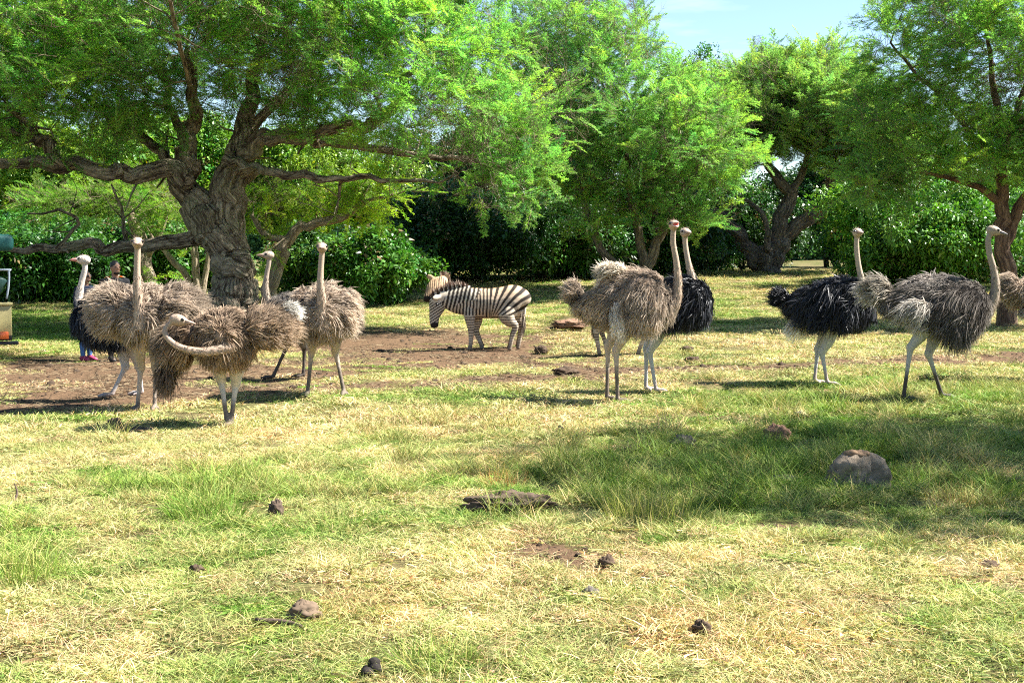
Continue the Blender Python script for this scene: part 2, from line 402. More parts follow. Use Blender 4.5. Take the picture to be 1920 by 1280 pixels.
ya = np.concatenate([np.linspace(-60, 2, 16)[:-1], np.geomspace(2.0, 70, 330), np.geomspace(70, 900, 28)[1:]])
ta = np.concatenate([-np.geomspace(0.62, 6, 14)[::-1], np.linspace(-0.6, 0.6, 190), np.geomspace(0.62, 6, 14)])
YY, TT = np.meshgrid(ya, ta, indexing='ij')
XX = TT * np.maximum(np.abs(YY), 12.0)
ZZ = gz(XX, YY)
gi_ = np.arange(XX.size).reshape(XX.shape)
gq = np.stack([gi_[:-1, :-1], gi_[:-1, 1:], gi_[1:, 1:], gi_[1:, :-1]], -1).reshape(-1, 4)
dirt, g_, rust_, tall_ = fields(XX.ravel(), YY.ravel())
gc = turf(g_, rust_) * 0.20 + DIRT * 0.35  # turf base darkened: shade between the blades put into the colour
gc = gc + (DIRT - gc) * dirt[:, None]
mg, n, l = nt('soil_and_turf')
out = n.new('ShaderNodeOutputMaterial'); b = n.new('ShaderNodeBsdfPrincipled'); a = n.new('ShaderNodeAttribute'); a.attribute_name = 'col'
tx = n.new('ShaderNodeTexCoord'); nz = n.new('ShaderNodeTexNoise'); nz.inputs['Scale'].default_value = 9; nz.inputs['Detail'].default_value = 9; nz.inputs['Roughness'].default_value = 0.7
l.new(tx.outputs['Object'], nz.inputs['Vector'])
mr = n.new('ShaderNodeMapRange'); mr.inputs[1].default_value = 0.25; mr.inputs[2].default_value = 0.75; mr.inputs[3].default_value = 0.45; mr.inputs[4].default_value = 1.5
sc = n.new('ShaderNodeVectorMath'); sc.operation = 'SCALE'
l.new(nz.outputs['Fac'], mr.inputs[0]); l.new(a.outputs['Color'], sc.inputs[0]); l.new(mr.outputs[0], sc.inputs['Scale']); l.new(sc.outputs['Vector'], b.inputs['Base Color'])
b.inputs['Roughness'].default_value = 1.0; b.inputs['Specular IOR Level'].default_value = 0.05
bp = n.new('ShaderNodeBump'); bp.inputs['Strength'].default_value = 0.9; bp.inputs['Distance'].default_value = 0.06
l.new(nz.outputs['Fac'], bp.inputs['Height']); l.new(bp.outputs['Normal'], b.inputs['Normal']); l.new(b.outputs[0], out.inputs[0])
tag(obj('ground', np_mesh('ground', np.stack([XX, YY, ZZ], -1).reshape(-1, 3), gq, mg, gc)), kind='structure')

# ------------------------------------------------------------------ grass
m_grass = leafmat('grass_blades', 0.2, 0.65, 0.2, (1.1, 1.15, 0.7))
def blade_col(t, bi, r, dry):
    nb = bi.max() + 1
    br = r.uniform(0.5, 1.4, nb); isdry = (r.random(nb) < dry)
    c = np.ones((nb, 3)) * br[:, None]
    c[isdry] *= np.array((2.0, 1.35, 1.9))
    c = c[bi] * (0.6 + 0.6 * t)[:, None]
    return c
def grass_patch(name, nb, rad, h, lean, wid, seed, dry=0.25, K=4, seedhead=False):
    r = np.random.default_rng(seed)
    a, q = r.uniform(0, 2 * math.pi, nb), rad * np.sqrt(r.random(nb))
    p = np.stack([np.cos(a) * q, np.sin(a) * q, np.full(nb, -0.012)], 1)
    L = r.uniform(0.45, 1.0, nb) * h
    la = r.uniform(0, 2 * math.pi, nb); lm = np.abs(r.normal(0, lean, nb))
    d = norm(np.stack([np.cos(la) * lm, np.sin(la) * lm, np.ones(nb)], 1))
    bend = np.stack([np.cos(la), np.sin(la), -0.6 * np.ones(nb)], 1) * (r.uniform(0.1, 0.55, nb) * (0.5 + lean))[:, None]
    sd = norm(np.cross(d, r.normal(size=(nb, 3))))
    V, Q, t, bi = strips(p, d, L, r.uniform(0.7, 1.3, nb) * wid, bend, K, sd)
    V[:, 2] = np.where(V[:, 2] < -0.012, -0.012 + 0.02 * r.random(len(V)), V[:, 2])
    C = blade_col(t, bi, r, dry)
    return source(name, np_mesh(name, V, Q, m_grass, C, smooth=True))
G_SRC = ([grass_patch('turf_%d' % i, 560, 0.24, 0.10, 1.5, 0.0058, 40 + i, 0.3) for i in range(4)] +
         [grass_patch('tuft_%d' % i, 150, 0.14, 0.22, 0.55, 0.0062, 60 + i, 0.2) for i in range(3)] +
         [grass_patch('tall_%d' % i, 110, 0.16, 0.44, 0.36, 0.0058, 80 + i, 0.3, 5) for i in range(3)] +
         [grass_patch('meadow_%d' % i, 300, 0.42, 0.10, 1.0, 0.012, 90 + i, 0.3) for i in range(4)] +
         [grass_patch('far_tuft_%d' % i, 90, 0.26, 0.24, 0.5, 0.013, 95 + i, 0.25) for i in range(2)])
def sample_ground(n, d0, d1, power):
    u = rng.random(n)
    e = 2 - power
    d = (d0 ** e + u * (d1 ** e - d0 ** e)) ** (1 / e)
    x = rng.uniform(-0.5, 0.5, n) * (0.8 * d * 1.12 + 2.4)
    return x, d
gxa, gya = sample_ground(3000, 3.6, 14.5, 0.6)
gxt, gyt = sample_ground(9000, 6.0, 20, 0.8)
tt_ = fields(gxt, gyt)[3]; kt = rng.random(9000) < tt_ * 0.30
gxa, gya = np.concatenate([gxa, gxt[kt]]), np.concatenate([gya, gyt[kt]])
forced = np.concatenate([np.zeros(3000, bool), np.ones(kt.sum(), bool), np.zeros(7500, bool)])
gxb, gyb = sample_ground(7500, 13.5, 62, 1.0)
gx, gy = np.concatenate([gxa, gxb]), np.concatenate([gya, gyb])
far = np.arange(len(gx)) >= len(gxa)
dirt, g_, rust_, tall_ = fields(gx, gy)
keep = rng.random(len(gx)) < (1 - 0.94 * dirt)
gx, gy, g_, rust_, tall_, dirt = gx[keep], gy[keep], g_[keep], rust_[keep], tall_[keep], dirt[keep]
far = far[keep]; forced = forced[keep]
n = len(gx)
u = rng.random(n)
idx = np.where(u < tall_ * 0.30, 7 + rng.integers(0, 3, n), np.where(u < tall_ * 0.9 + 0.22, 4 + rng.integers(0, 3, n), rng.integers(0, 4, n)))
idx = np.where(forced, 4 + rng.integers(0, 6, n), idx)
idx = np.where(far, np.where(u < tall_ * 0.55 + 0.03, 14 + rng.integers(0, 2, n), 10 + rng.integers(0, 4, n)), idx)
s = np.where(far, (np.maximum(gy, 16) / 16) ** 0.45, 1.0) * rng.uniform(0.8, 1.25, n)
hs = np.where(idx < 4, rng.uniform(0.6, 1.2, n), rng.uniform(0.6, 1.15, n)) * np.where((idx < 4) | ((idx > 9) & (idx < 14)), 1.0, 0.75) * (1 - 0.5 * dirt)
hs = hs * np.interp(gy, (10, 20, 60), (1, 0.85, 0.6)) * np.where((idx > 3) & (idx < 10) & (u > tall_ * 0.9), 0.62, 1.0)
gcol = turf(np.clip(g_ + rng.normal(0, 0.22, n), 0, 1), rust_) * rng.uniform(0.62, 1.2, n)[:, None]
tallm = ((idx >= 4) & (idx < 10)) | (idx >= 14)
gcol[tallm] = gcol[tallm] * 0.75 + np.array((0.22, 0.27, 0.04)) * 0.25
scatter('grass', np.stack([gx, gy, gz(gx, gy)], 1), np.stack([rng.normal(0, 0.06, n), rng.normal(0, 0.06, n), rng.uniform(0, 6.28, n)], 1),
        np.stack([s, s, s * hs], 1), idx, gcol, G_SRC)
tag(bpy.data.objects['grass'], 'short dry and green grass covering the whole field', 'grass')

# single grass tufts that stand out
def tuft(px, py, nb, rad, h, colr, colr2, label, lean=0.35, wid=0.006, seed=1):
    r = np.random.default_rng(seed); p = ground(px, py)
    a, q = r.uniform(0, 6.28, nb), rad * np.sqrt(r.random(nb))
    b0 = np.stack([np.cos(a) * q, np.sin(a) * q, np.zeros(nb)], 1)
    b0[:, 2] = gz(b0[:, 0] + p[0], b0[:, 1] + p[1]) - p[2] - 0.01
    d = norm(np.stack([np.cos(a) * lean * q / rad + r.normal(0, 0.22, nb), np.sin(a) * lean * q / rad + r.normal(0, 0.22, nb), np.ones(nb)], 1))
    la = r.uniform(0, 6.28, nb)
    bend = np.stack([np.cos(la), np.sin(la), -0.7 * np.ones(nb)], 1) * r.uniform(0.05, 0.4, nb)[:, None]
    V, Q, t, bi = strips(b0, d, r.uniform(0.35, 1, nb) * h, r.uniform(0.6, 1.3, nb) * wid, bend, 5)
    c = np.where((r.random(nb) < 0.35)[:, None], colr2, colr) * r.uniform(0.7, 1.3, nb)[:, None]
    o = obj('grass_tuft', np_mesh('grass_tuft', V, Q, m_tuft, c[bi] * (0.7 + 0.5 * t)[:, None]), loc=p)
    tag(o, label, 'grass tuft', 'grass tufts in the field', 'thing')
m_tuft = vcol('tuft_blades', 0.6, 0.25, 0.3)
tuft(385, 965, 420, 0.27, 0.30, (0.14, 0.27, 0.03), (0.3, 0.34, 0.08), 'bright green grass tuft in the sunlit turf below the preening ostrich', seed=2)
tuft(1215, 975, 460, 0.36, 0.42, (0.26, 0.30, 0.05), (0.5, 0.42, 0.14), 'tall yellow green grass tuft with thin stalks on the edge of the shade', 0.4, seed=3)
tuft(945, 912, 200, 0.20, 0.22, (0.46, 0.24, 0.07), (0.5, 0.36, 0.14), 'rusty orange dry grass tuft behind the dark fallen log', seed=4)
tuft(1385, 872, 90, 0.07, 0.26, (0.55, 0.27, 0.05), (0.6, 0.42, 0.1), 'small orange grass tuft in the shaded green grass', 0.25, seed=5)
tuft(20, 1085, 420, 0.30, 0.34, (0.2, 0.3, 0.04), (0.42, 0.42, 0.12), 'loose green grass tuft cut by the left edge of the field', seed=6)
tuft(630, 985, 260, 0.28, 0.20, (0.45, 0.42, 0.14), (0.2, 0.3, 0.05), 'pale straw grass tuft fanning out beside a small dark clod', 0.8, seed=7)
tuft(820, 1245, 240, 0.20, 0.20, (0.22, 0.32, 0.05), (0.45, 0.4, 0.12), 'green grass tuft with arching blades right of the black dung', 0.6, seed=8)
tuft(1800, 945, 200, 0.25, 0.34, (0.32, 0.24, 0.08), (0.2, 0.26, 0.05), 'brownish grass tuft in the shade right of the weathered stump', 0.4, seed=9)
# ------------------------------------------------------------------ trees
m_leaf = leafmat('feathery_leaves', 0.58, 0.6, 0.2, (1.05, 1.25, 0.8))
m_broad = leafmat('glossy_leaves', 0.28, 0.42, 0.4)
m_twig = plain('twig_bark', (0.17, 0.13, 0.09), 0.9, 0.1)
def acacia_spray(name, seed, ln=0.82, nside=17, per=13, droop=0.16):
    """a flat twig with feathery leaves along its side shoots"""
    r = np.random.default_rng(seed)
    P0, D, L, W = [], [], [], []; tw = []
    axis = lambda s: np.array((s * ln, 0.05 * math.sin(s * 4 + seed), 0.06 * s - droop * s * s))
    tw.append((axis(0), axis(1), 0.006))
    for k in range(nside):
        s0 = 0.12 + 0.88 * (k + r.random() * 0.6) / nside
        side = 1 if k % 2 else -1
        ang = r.uniform(0.5, 1.0) * side; sl = ln * r.uniform(0.16, 0.32) * (1.15 - 0.7 * s0)
        o = axis(s0); d = np.array((math.cos(ang), math.sin(ang), r.uniform(-0.15, 0.35)))
        tw.append((o, o + d * sl, 0.004))
        for j in range(per):
            q = (j + r.random()) / per
            a2 = ang + (1 if j % 2 else -1) * r.uniform(0.5, 1.2)
            P0.append(o + d * sl * q); D.append((math.cos(a2), math.sin(a2), r.uniform(-0.35, 0.5))); L.append(r.uniform(0.035, 0.07)); W.append(r.uniform(0.008, 0.0145))
    P0, D = np.array(P0), norm(np.array(D))
    N = len(P0)
    sd = norm(np.cross(D, np.array((0, 0, 1.0)) + r.normal(0, 0.55, (N, 3))))
    V, Q, t, bi = strips(P0, D, L, W, np.tile((0, 0, -0.25), (N, 1)), 3, sd, tipw=0.3, belly=0.25)
    c = np.ones((N, 3)) * r.uniform(0.7, 1.3, N)[:, None]; yel = r.random(N) < 0.10
    c[yel] *= (1.9, 1.25, 0.8)
    o = source(name, None_mesh(name, V, Q, c[bi], tw))
    return o
def None_mesh(name, V, Q, C, tw):
    n0 = len(V); Vs, Qs, Cs = [V], [Q], [C]
    for (a, b, rr) in tw:
        d = norm(b - a); s1 = norm(np.cross(d, (0, 0.1, 1))); s2 = np.cross(d, s1)
        ring = [s1 * rr, -0.5 * s1 * rr + 0.87 * s2 * rr, -0.5 * s1 * rr - 0.87 * s2 * rr]
        Vs.append(np.array([a + q for q in ring] + [b + q * 0.4 for q in ring]))
        Qs.append(np.array([(0, 1, 4, 3), (1, 2, 5, 4), (2, 0, 3, 5)]) + n0); Cs.append(np.ones((6, 3))); n0 += 6
    V, Qa, C = np.vstack(Vs), np.vstack(Qs), np.vstack(Cs)
    me = np_mesh(name, V, Qa, [m_leaf, m_twig], C)
    mi = np.zeros(len(Qa), np.int32); mi[len(Q):] = 1
    me.polygons.foreach_set('material_index', mi)
    return me
def broad_spray(name, seed, rad=0.34, nl=34, size=0.13):
    r = np.random.default_rng(seed)
    dirs = norm(r.normal(size=(nl, 3)) + np.array((0, 0, 0.5)))
    p = dirs * (rad * r.uniform(0.25, 1.0, nl) ** 0.6)[:, None]
    D = norm(dirs + r.normal(0, 0.6, (nl, 3)) + np.array((0, 0, -0.3)))
    sd = norm(np.cross(D, np.array((0, 0, 1.0)) + r.normal(0, 0.5, (nl, 3))))
    V, Q, t, bi = strips(p, D, r.uniform(0.7, 1.2, nl) * size, np.full(nl, size * 0.42), np.tile((0, 0, -0.3), (nl, 1)), 3, sd, tipw=0.12, belly=0.55)
    c = np.ones((nl, 3)) * r.uniform(0.6, 1.4, nl)[:, None]; yel = r.random(nl) < 0.06
    c[yel] *= (1.8, 1.2, 0.8)
    return source(name, np_mesh(name, V, Q, m_broad, c[bi]))
def bare_spray(name, seed):
    r = np.random.default_rng(seed); tw = []
    def go(a, d, l_, rr, dep):
        b_ = a + norm(d) * l_; tw.append((a, b_, rr))
        if dep:
            for k in range(4):
                q = a + (b_ - a) * r.uniform(0.25, 1.0); go(q, norm(d) + r.normal(0, 0.5, 3), l_ * r.uniform(0.35, 0.6), rr * 0.65, dep - 1)
    go(np.zeros(3), np.array((1.0, 0, 0.05)), 0.75, 0.007, 2)
    o = None_mesh(name, np.zeros((4, 3)), np.array([(0, 1, 2, 3)]), np.ones((4, 3)), tw)
    return source(name, o)
A_SRC = [acacia_spray('acacia_spray_%d' % i, 100 + i) for i in range(5)]
A_SRC += [bare_spray('bare_spray_%d' % i, 150 + i) for i in range(2)]
B_SRC = [broad_spray('broad_spray_%d' % i, 200 + i, 0.34, (34, 60, 44, 26)[i], (0.13, 0.085, 0.11, 0.16)[i]) for i in range(4)]

def grow(limbs, attr, step=0.3, infl=3.5, kill=0.5, iters=70, tip=0.007, power=2.3, bias=(0, 0, 0), seed=0):
    """limbs: (points, radii, parent limb number or None); attr: points the twigs reach for. Returns positions, parents, radii, limb flag"""
    r = np.random.default_rng(seed)
    pos, par, rmin = [], [], []
    firsts = []
    for (pts, rads, pl) in limbs:
        pts = np.asarray(pts, float); seg = np.linalg.norm(np.diff(pts, axis=0), axis=1).sum()
        cur = spline(np.hstack([pts, np.asarray(rads, float)[:, None]]), max(3, int(seg / step)))
        if pl is None: parent = -1
        else:
            lo, hi = firsts[pl]; q = np.array(pos[lo:hi]); parent = lo + int(np.argmin(((q - cur[0, :3]) ** 2).sum(1)))
        lo = len(pos)
        for k in range(len(cur)):
            pos.append(cur[k, :3]); par.append(parent); rmin.append(max(cur[k, 3], 0.01)); parent = len(pos) - 1
        firsts.append((lo, len(pos)))
    nl = len(pos)
    pos, par, rmin = np.array(pos), np.array(par), np.array(rmin)
    attr = np.asarray(attr, float).copy()
    near = np.zeros(len(attr), int); dist = np.full(len(attr), 1e9)
    def upd(lo, hi):
        for c0 in range(lo, hi, 400):
            c1 = min(hi, c0 + 400)
            dd = np.linalg.norm(attr[:, None] - pos[None, c0:c1], axis=2); k = dd.argmin(1); m = dd[np.arange(len(attr)), k]
            w = m < dist; dist[w] = m[w]; near[w] = c0 + k[w]
    upd(0, len(pos))
    bias = np.asarray(bias, float)
    kids = {}
    for it in range(iters):
        alive = dist > kill
        attr, near, dist = attr[alive], near[alive], dist[alive]
        if not len(attr): break
        m = dist < infl
        if not m.any(): break
        S = np.zeros((len(pos), 3)); np.add.at(S, near[m], norm(attr[m] - pos[near[m]]))
        ids = np.unique(near[m])
        d = norm(S[ids] + r.normal(0, 0.25, (len(ids), 3))); d = norm(d + bias)
        newp, newpar = [], []
        for i, q in zip(ids, d):
            np_ = pos[i] + q * step
            ks = kids.setdefault(int(i), [])
            if len(ks) > 3 or any(np.linalg.norm(np_ - k) < 0.5 * step for k in ks): continue
            ks.append(np_); newp.append(np_); newpar.append(i)
        if not newp: break
        lo = len(pos)
        pos = np.vstack([pos, newp]); par = np.concatenate([par, newpar]); rmin = np.concatenate([rmin, np.full(len(newp), tip)])
        upd(lo, len(pos))
    acc = np.zeros(len(pos)); rad = np.zeros(len(pos))
    for i in range(len(pos) - 1, -1, -1):
        rad[i] = max(rmin[i], acc[i] ** (1 / power))
        if par[i] >= 0 and i >= nl: acc[par[i]] += rad[i] ** power
        elif par[i] >= 0: acc[par[i]] += min(rad[i], rmin[i]) ** power * 0.0
    flag = np.zeros(len(pos), bool); flag[:nl] = True
    rad[:nl] = rmin[:nl]
    for i in range(nl, len(pos)):
        rad[i] = min(rad[i], rad[par[i]] * 0.85)
    return pos, par, rad, flag
def wood(pos, par, rad, skip=None, thick_sides=10):
    """tubes along the grown graph; returns V, Q, T, bk"""
    n = len(pos); ch = [[] for _ in range(n)]
    for i in range(n):
        if par[i] >= 0: ch[par[i]].append(i)
    out, bks = [], []
    starts = [i for i in range(n) if par[i] < 0]
    stack = [(i, None) for i in starts]
    while stack:
        i, frm = stack.pop()
        chain = [] if frm is None else [frm]
        cur = i
        while True:
            chain.append(cur)
            c = sorted(ch[cur], key=lambda k: -rad[k])
            for k in c[1:]: stack.append((k, cur))
            if not c: break
            cur = c[0]
        if skip is not None:
            m = [k for k in chain if not skip[k]]
            if len(m) < len(chain): m = ([chain[chain.index(m[0]) - 1]] + m) if m else []
            chain = m
        if len(chain) < 2: continue
        p = pos[chain]; rr = rad[chain].copy()
        if frm is not None or (skip is not None): rr[0] = min(rr[0], rr[1] * 1.25)
        rmax = rr.max(); sides = thick_sides if rmax > 0.08 else 6 if rmax > 0.03 else 4 if rmax > 0.014 else 3
        V, Q, T = loft(p, rr, sides, cap=False)
        k = len(p); s = np.concatenate(([0], np.cumsum(np.linalg.norm(np.diff(p, axis=0), axis=1))))
        th = np.linspace(0, 2 * math.pi, sides, endpoint=False)
        bk = np.stack([np.outer(rr, np.cos(th)), np.outer(rr, np.sin(th)), np.repeat(s[:, None], sides, 1)], -1).reshape(-1, 3)
        out.append((V, Q, T)); bks.append(bk + np.array((0, 0, 7.3 * (i % 13))))
    V, Q, T = join(out)
    return V, Q, T, np.vstack(bks)
def crown_pts(ells, n, seed, keep=None):
    """points spread through a union of ellipsoids, (centre, radii) each, denser towards their skins"""
    r = np.random.default_rng(seed); vol = np.array([np.prod(e[1]) for e in ells]) ** 0.8; vol = vol / vol.sum()
    pts = []
    for e, v in zip(ells, vol):
        k = int(n * v); d = norm(r.normal(size=(k, 3))); pts.append(np.asarray(e[0]) + d * np.asarray(e[1]) * (r.random(k) ** 0.5)[:, None])
    pts = np.vstack(pts)
    return pts if keep is None else pts[keep(pts)]
def proj(p):
    d = p[:, 1] * math.cos(TILT) - (p[:, 2] - CH) * math.sin(TILT); v = p[:, 1] * math.sin(TILT) + (p[:, 2] - CH) * math.cos(TILT)
    return 960 + F * p[:, 0] / d, 640 - F * v / d
def sprays(pos, par, rad, rmax, per, seed, up=0.35, spread=0.55, off=0.15):
    r = np.random.default_rng(seed)
    i = np.where((rad < rmax) & (par >= 0))[0]; i = np.repeat(i, per)
    d = norm(pos[i] - pos[par[i]])
    p = pos[i] + r.normal(0, off, (len(i), 3))
    d = norm(d * np.array((1, 1, 0.5)) + r.normal(0, spread, (len(i), 3)) + np.array((0, 0, up)))
    return p, d
def acacia(name, base, limbs, ells, n_attr, label, tint, seed, bark, keep=None, per=3, step=0.3, kill=0.5, rmax=0.022, scale=1.0, heavy=None, bias=(0, 0, 0.05),
           pods=0, up=0.22, spread=0.5, group='feathery acacia trees', infl=3.5, size_j=(0.6, 1.25), bare=0.36, stub=0.3):
    root = empty(name, base, label, 'tree', group)
    r = np.random.default_rng(seed)
    bent, extra = [], []                        # kinks along the limbs and broken stubs
    for li, (pts, rads, pl) in enumerate(limbs):
        cur = spline(np.hstack([np.asarray(pts, float), np.asarray(rads, float)[:, None]]), 3 * len(pts))
        off = r.normal(0, 1, (len(cur), 3)) * (0.22 * cur[:, 3:] + 0.035 * stub); off[0] = 0
        if pl is None: off[:4] *= 0.15
        cur[:, :3] += off; bent.append((cur[:, :3], cur[:, 3], pl))
        if stub:
            for k in range(int(4 * stub)):
                j = r.integers(2, len(cur)); rr = min(cur[j, 3] * 0.45, r.uniform(0.025, 0.05)); dd = norm(r.normal(size=3) + np.array((0, -0.4, 0.2))); q = cur[j, :3]; ln = r.uniform(0.4, 1.1)
                extra.append(([q, q + dd * ln * 0.5 + r.normal(0, 0.06, 3), q + dd * ln + np.array((0, 0, -0.1)) + r.normal(0, 0.1, 3)], [rr, rr * 0.8, rr * 0.4], li))
    limbs = bent + extra
    attr = crown_pts(ells, n_attr, seed, keep)
    pos, par, rad, flag = grow(limbs, attr, step=step, kill=kill, bias=bias, seed=seed, infl=infl)
    big = None
    if heavy:
        big = flag & (rad > heavy)
    V, Q, T, bk = wood(pos, par, rad, big)
    base = np.asarray(base, float)
    if heavy:
        parts, axes = [], []
        for (pts, rads, pl) in limbs:
            cur = spline(np.hstack([np.asarray(pts, float), np.asarray(rads, float)[:, None]]), 40)
            cur = cur[cur[:, 3] > heavy * 0.8]
            if len(cur) > 3:
                parts.append(loft(cur[:, :3], cur[:, 3], 20)); axes.append(cur)
        me = remesh(parts, 0.03, 4, 0.5)
        W = coords(me)
        A = np.vstack(axes); S = np.concatenate([np.concatenate(([0], np.cumsum(np.linalg.norm(np.diff(c[:, :3], axis=0), axis=1)))) + 11 * k for k, c in enumerate(axes)])
        TN = np.vstack([norm(np.gradient(c[:, :3], axis=0)) for c in axes])
        near = np.concatenate([(((W[c0:c0 + 2000, None] - A[None, :, :3]) ** 2).sum(2) / (A[None, :, 3] ** 2)).argmin(1) for c0 in range(0, len(W), 2000)])
        rel = W - A[near, :3]; tn = TN[near]; al = (rel * tn).sum(1); s = S[near] + al; rel = rel - tn * al[:, None]
        e1 = norm(np.cross(tn, (0.13, 1.0, 0.07))); e2 = np.cross(tn, e1)
        th = np.arctan2((rel * e2).sum(1), (rel * e1).sum(1)) + 0.35 * s
        rr = A[near, 3]
        nrm = norm(rel)
        fl = 1 - np.abs(2 * fbm(np.cos(th) * rr * 9 + np.sin(th) * rr * 5, np.sin(th) * rr * 9 + 0.9 * s, 1.0, 3) - 1) * 2
        lump = fbm(np.cos(th) * 2.2 + 5 * rr, np.sin(th) * 2.2 + s * 1.1, 1.0, 9) - 0.5
        W = W + nrm * (0.07 * fl + 0.20 * lump)[:, None] * np.minimum(rr / 0.5, 1.0)[:, None]
        bkh = np.stack([np.cos(th) * rr, np.sin(th) * rr, s], 1)
        me.calc_loop_triangles()
        tri = np.empty(len(me.loop_triangles) * 3, np.int32); me.loop_triangles.foreach_get('vertices', tri)
        T = np.vstack([T, tri.reshape(-1, 3) + len(V)]); V = np.vstack([V, W]); bk = np.vstack([bk, bkh])
        bpy.data.meshes.remove(me)
    obj('trunk', np_mesh('trunk', V - base, [Q, T], bark, attrs={'bk': bk}), root)
    p, d = sprays(pos, par, rad, rmax, per, seed + 1, up, spread)
    if keep is not None:
        k = keep(p, 18); p, d = p[k], d[k]
    gap = fbm(p[:, 0] * 1.1 + p[:, 2] * 0.9 + 3, p[:, 1] * 1.1 - p[:, 2] * 1.3, 1.3, (seed * 7) % 60, 2)
    lf_ = gap + r.normal(0, 0.05, len(p)) > bare; k = lf_ | (r.random(len(p)) < 0.4); p, d, lf_ = p[k], d[k], lf_[k]
    n = len(p)
    cl = fbm(p[:, 0] + p[:, 2] * 0.7, p[:, 1] - p[:, 2] * 0.4, 1.6, seed % 50)
    tn = np.asarray(tint)[None] * (0.55 + 0.9 * cl)[:, None] * r.uniform(0.85, 1.15, n)[:, None]
    tn = tn * np.where((cl > 0.56)[:, None], (1.22, 1.06, 0.85), (1, 1, 1)) * (1 + r.normal(0, 0.13, (n, 1)) * np.array((1.3, 0.3, -0.6)))
    sz = r.uniform(*size_j, n)[:, None] * scale * np.ones((1, 3))
    scatter('crown', p - base, euler_from(d, roll=r.normal(0, 0.5, n)), sz, np.where(lf_ & (r.random(n) > 0.07), r.integers(0, 5, n), 5 + r.integers(0, 2, n)), tn, A_SRC, root)
    if pods:
        k = r.choice(n, pods, replace=False); q = p[k]
        q = np.repeat(q, 3, 0) + r.normal(0, 0.06, (pods * 3, 3)); N = len(q)
        D = norm(np.array((0, 0, -1.0)) + r.normal(0, 0.15, (N, 3)))
        Vp, Qp, t, bi = strips(q - base, D, r.uniform(0.10, 0.2, N), np.full(N, 0.022), r.normal(0, 0.12, (N, 3)), 4, belly=0.5, tipw=0.3)
        o = obj('seed_pods', np_mesh('seed_pods', Vp, Qp, m_pod), root); tag(o, kind='stuff')
    return root
m_pod = plain('pale_seed_pod', (0.55, 0.52, 0.36), 0.7, 0.2)
def L(d, *pts):                                # limb from photo pixels: (px, py, depth offset)
    return [P(p[0], p[1], d + (p[2] if len(p) > 2 else 0)) for p in pts]
bark_big = barkmat('old_acacia_bark', (0.05, 0.032, 0.022), (0.46, 0.37, 0.27), (0.26, 0.25, 0.15), 0.6)
bark_grey = barkmat('grey_bark', (0.07, 0.055, 0.042), (0.27, 0.22, 0.17))
bark_red = barkmat('reddish_bark', (0.07, 0.04, 0.028), (0.27, 0.175, 0.115))
bark_pale = barkmat('pale_bark', (0.20, 0.15, 0.10), (0.45, 0.37, 0.26))
bark_dark = barkmat('dark_bark', (0.025, 0.02, 0.015), (0.09, 0.07, 0.05))

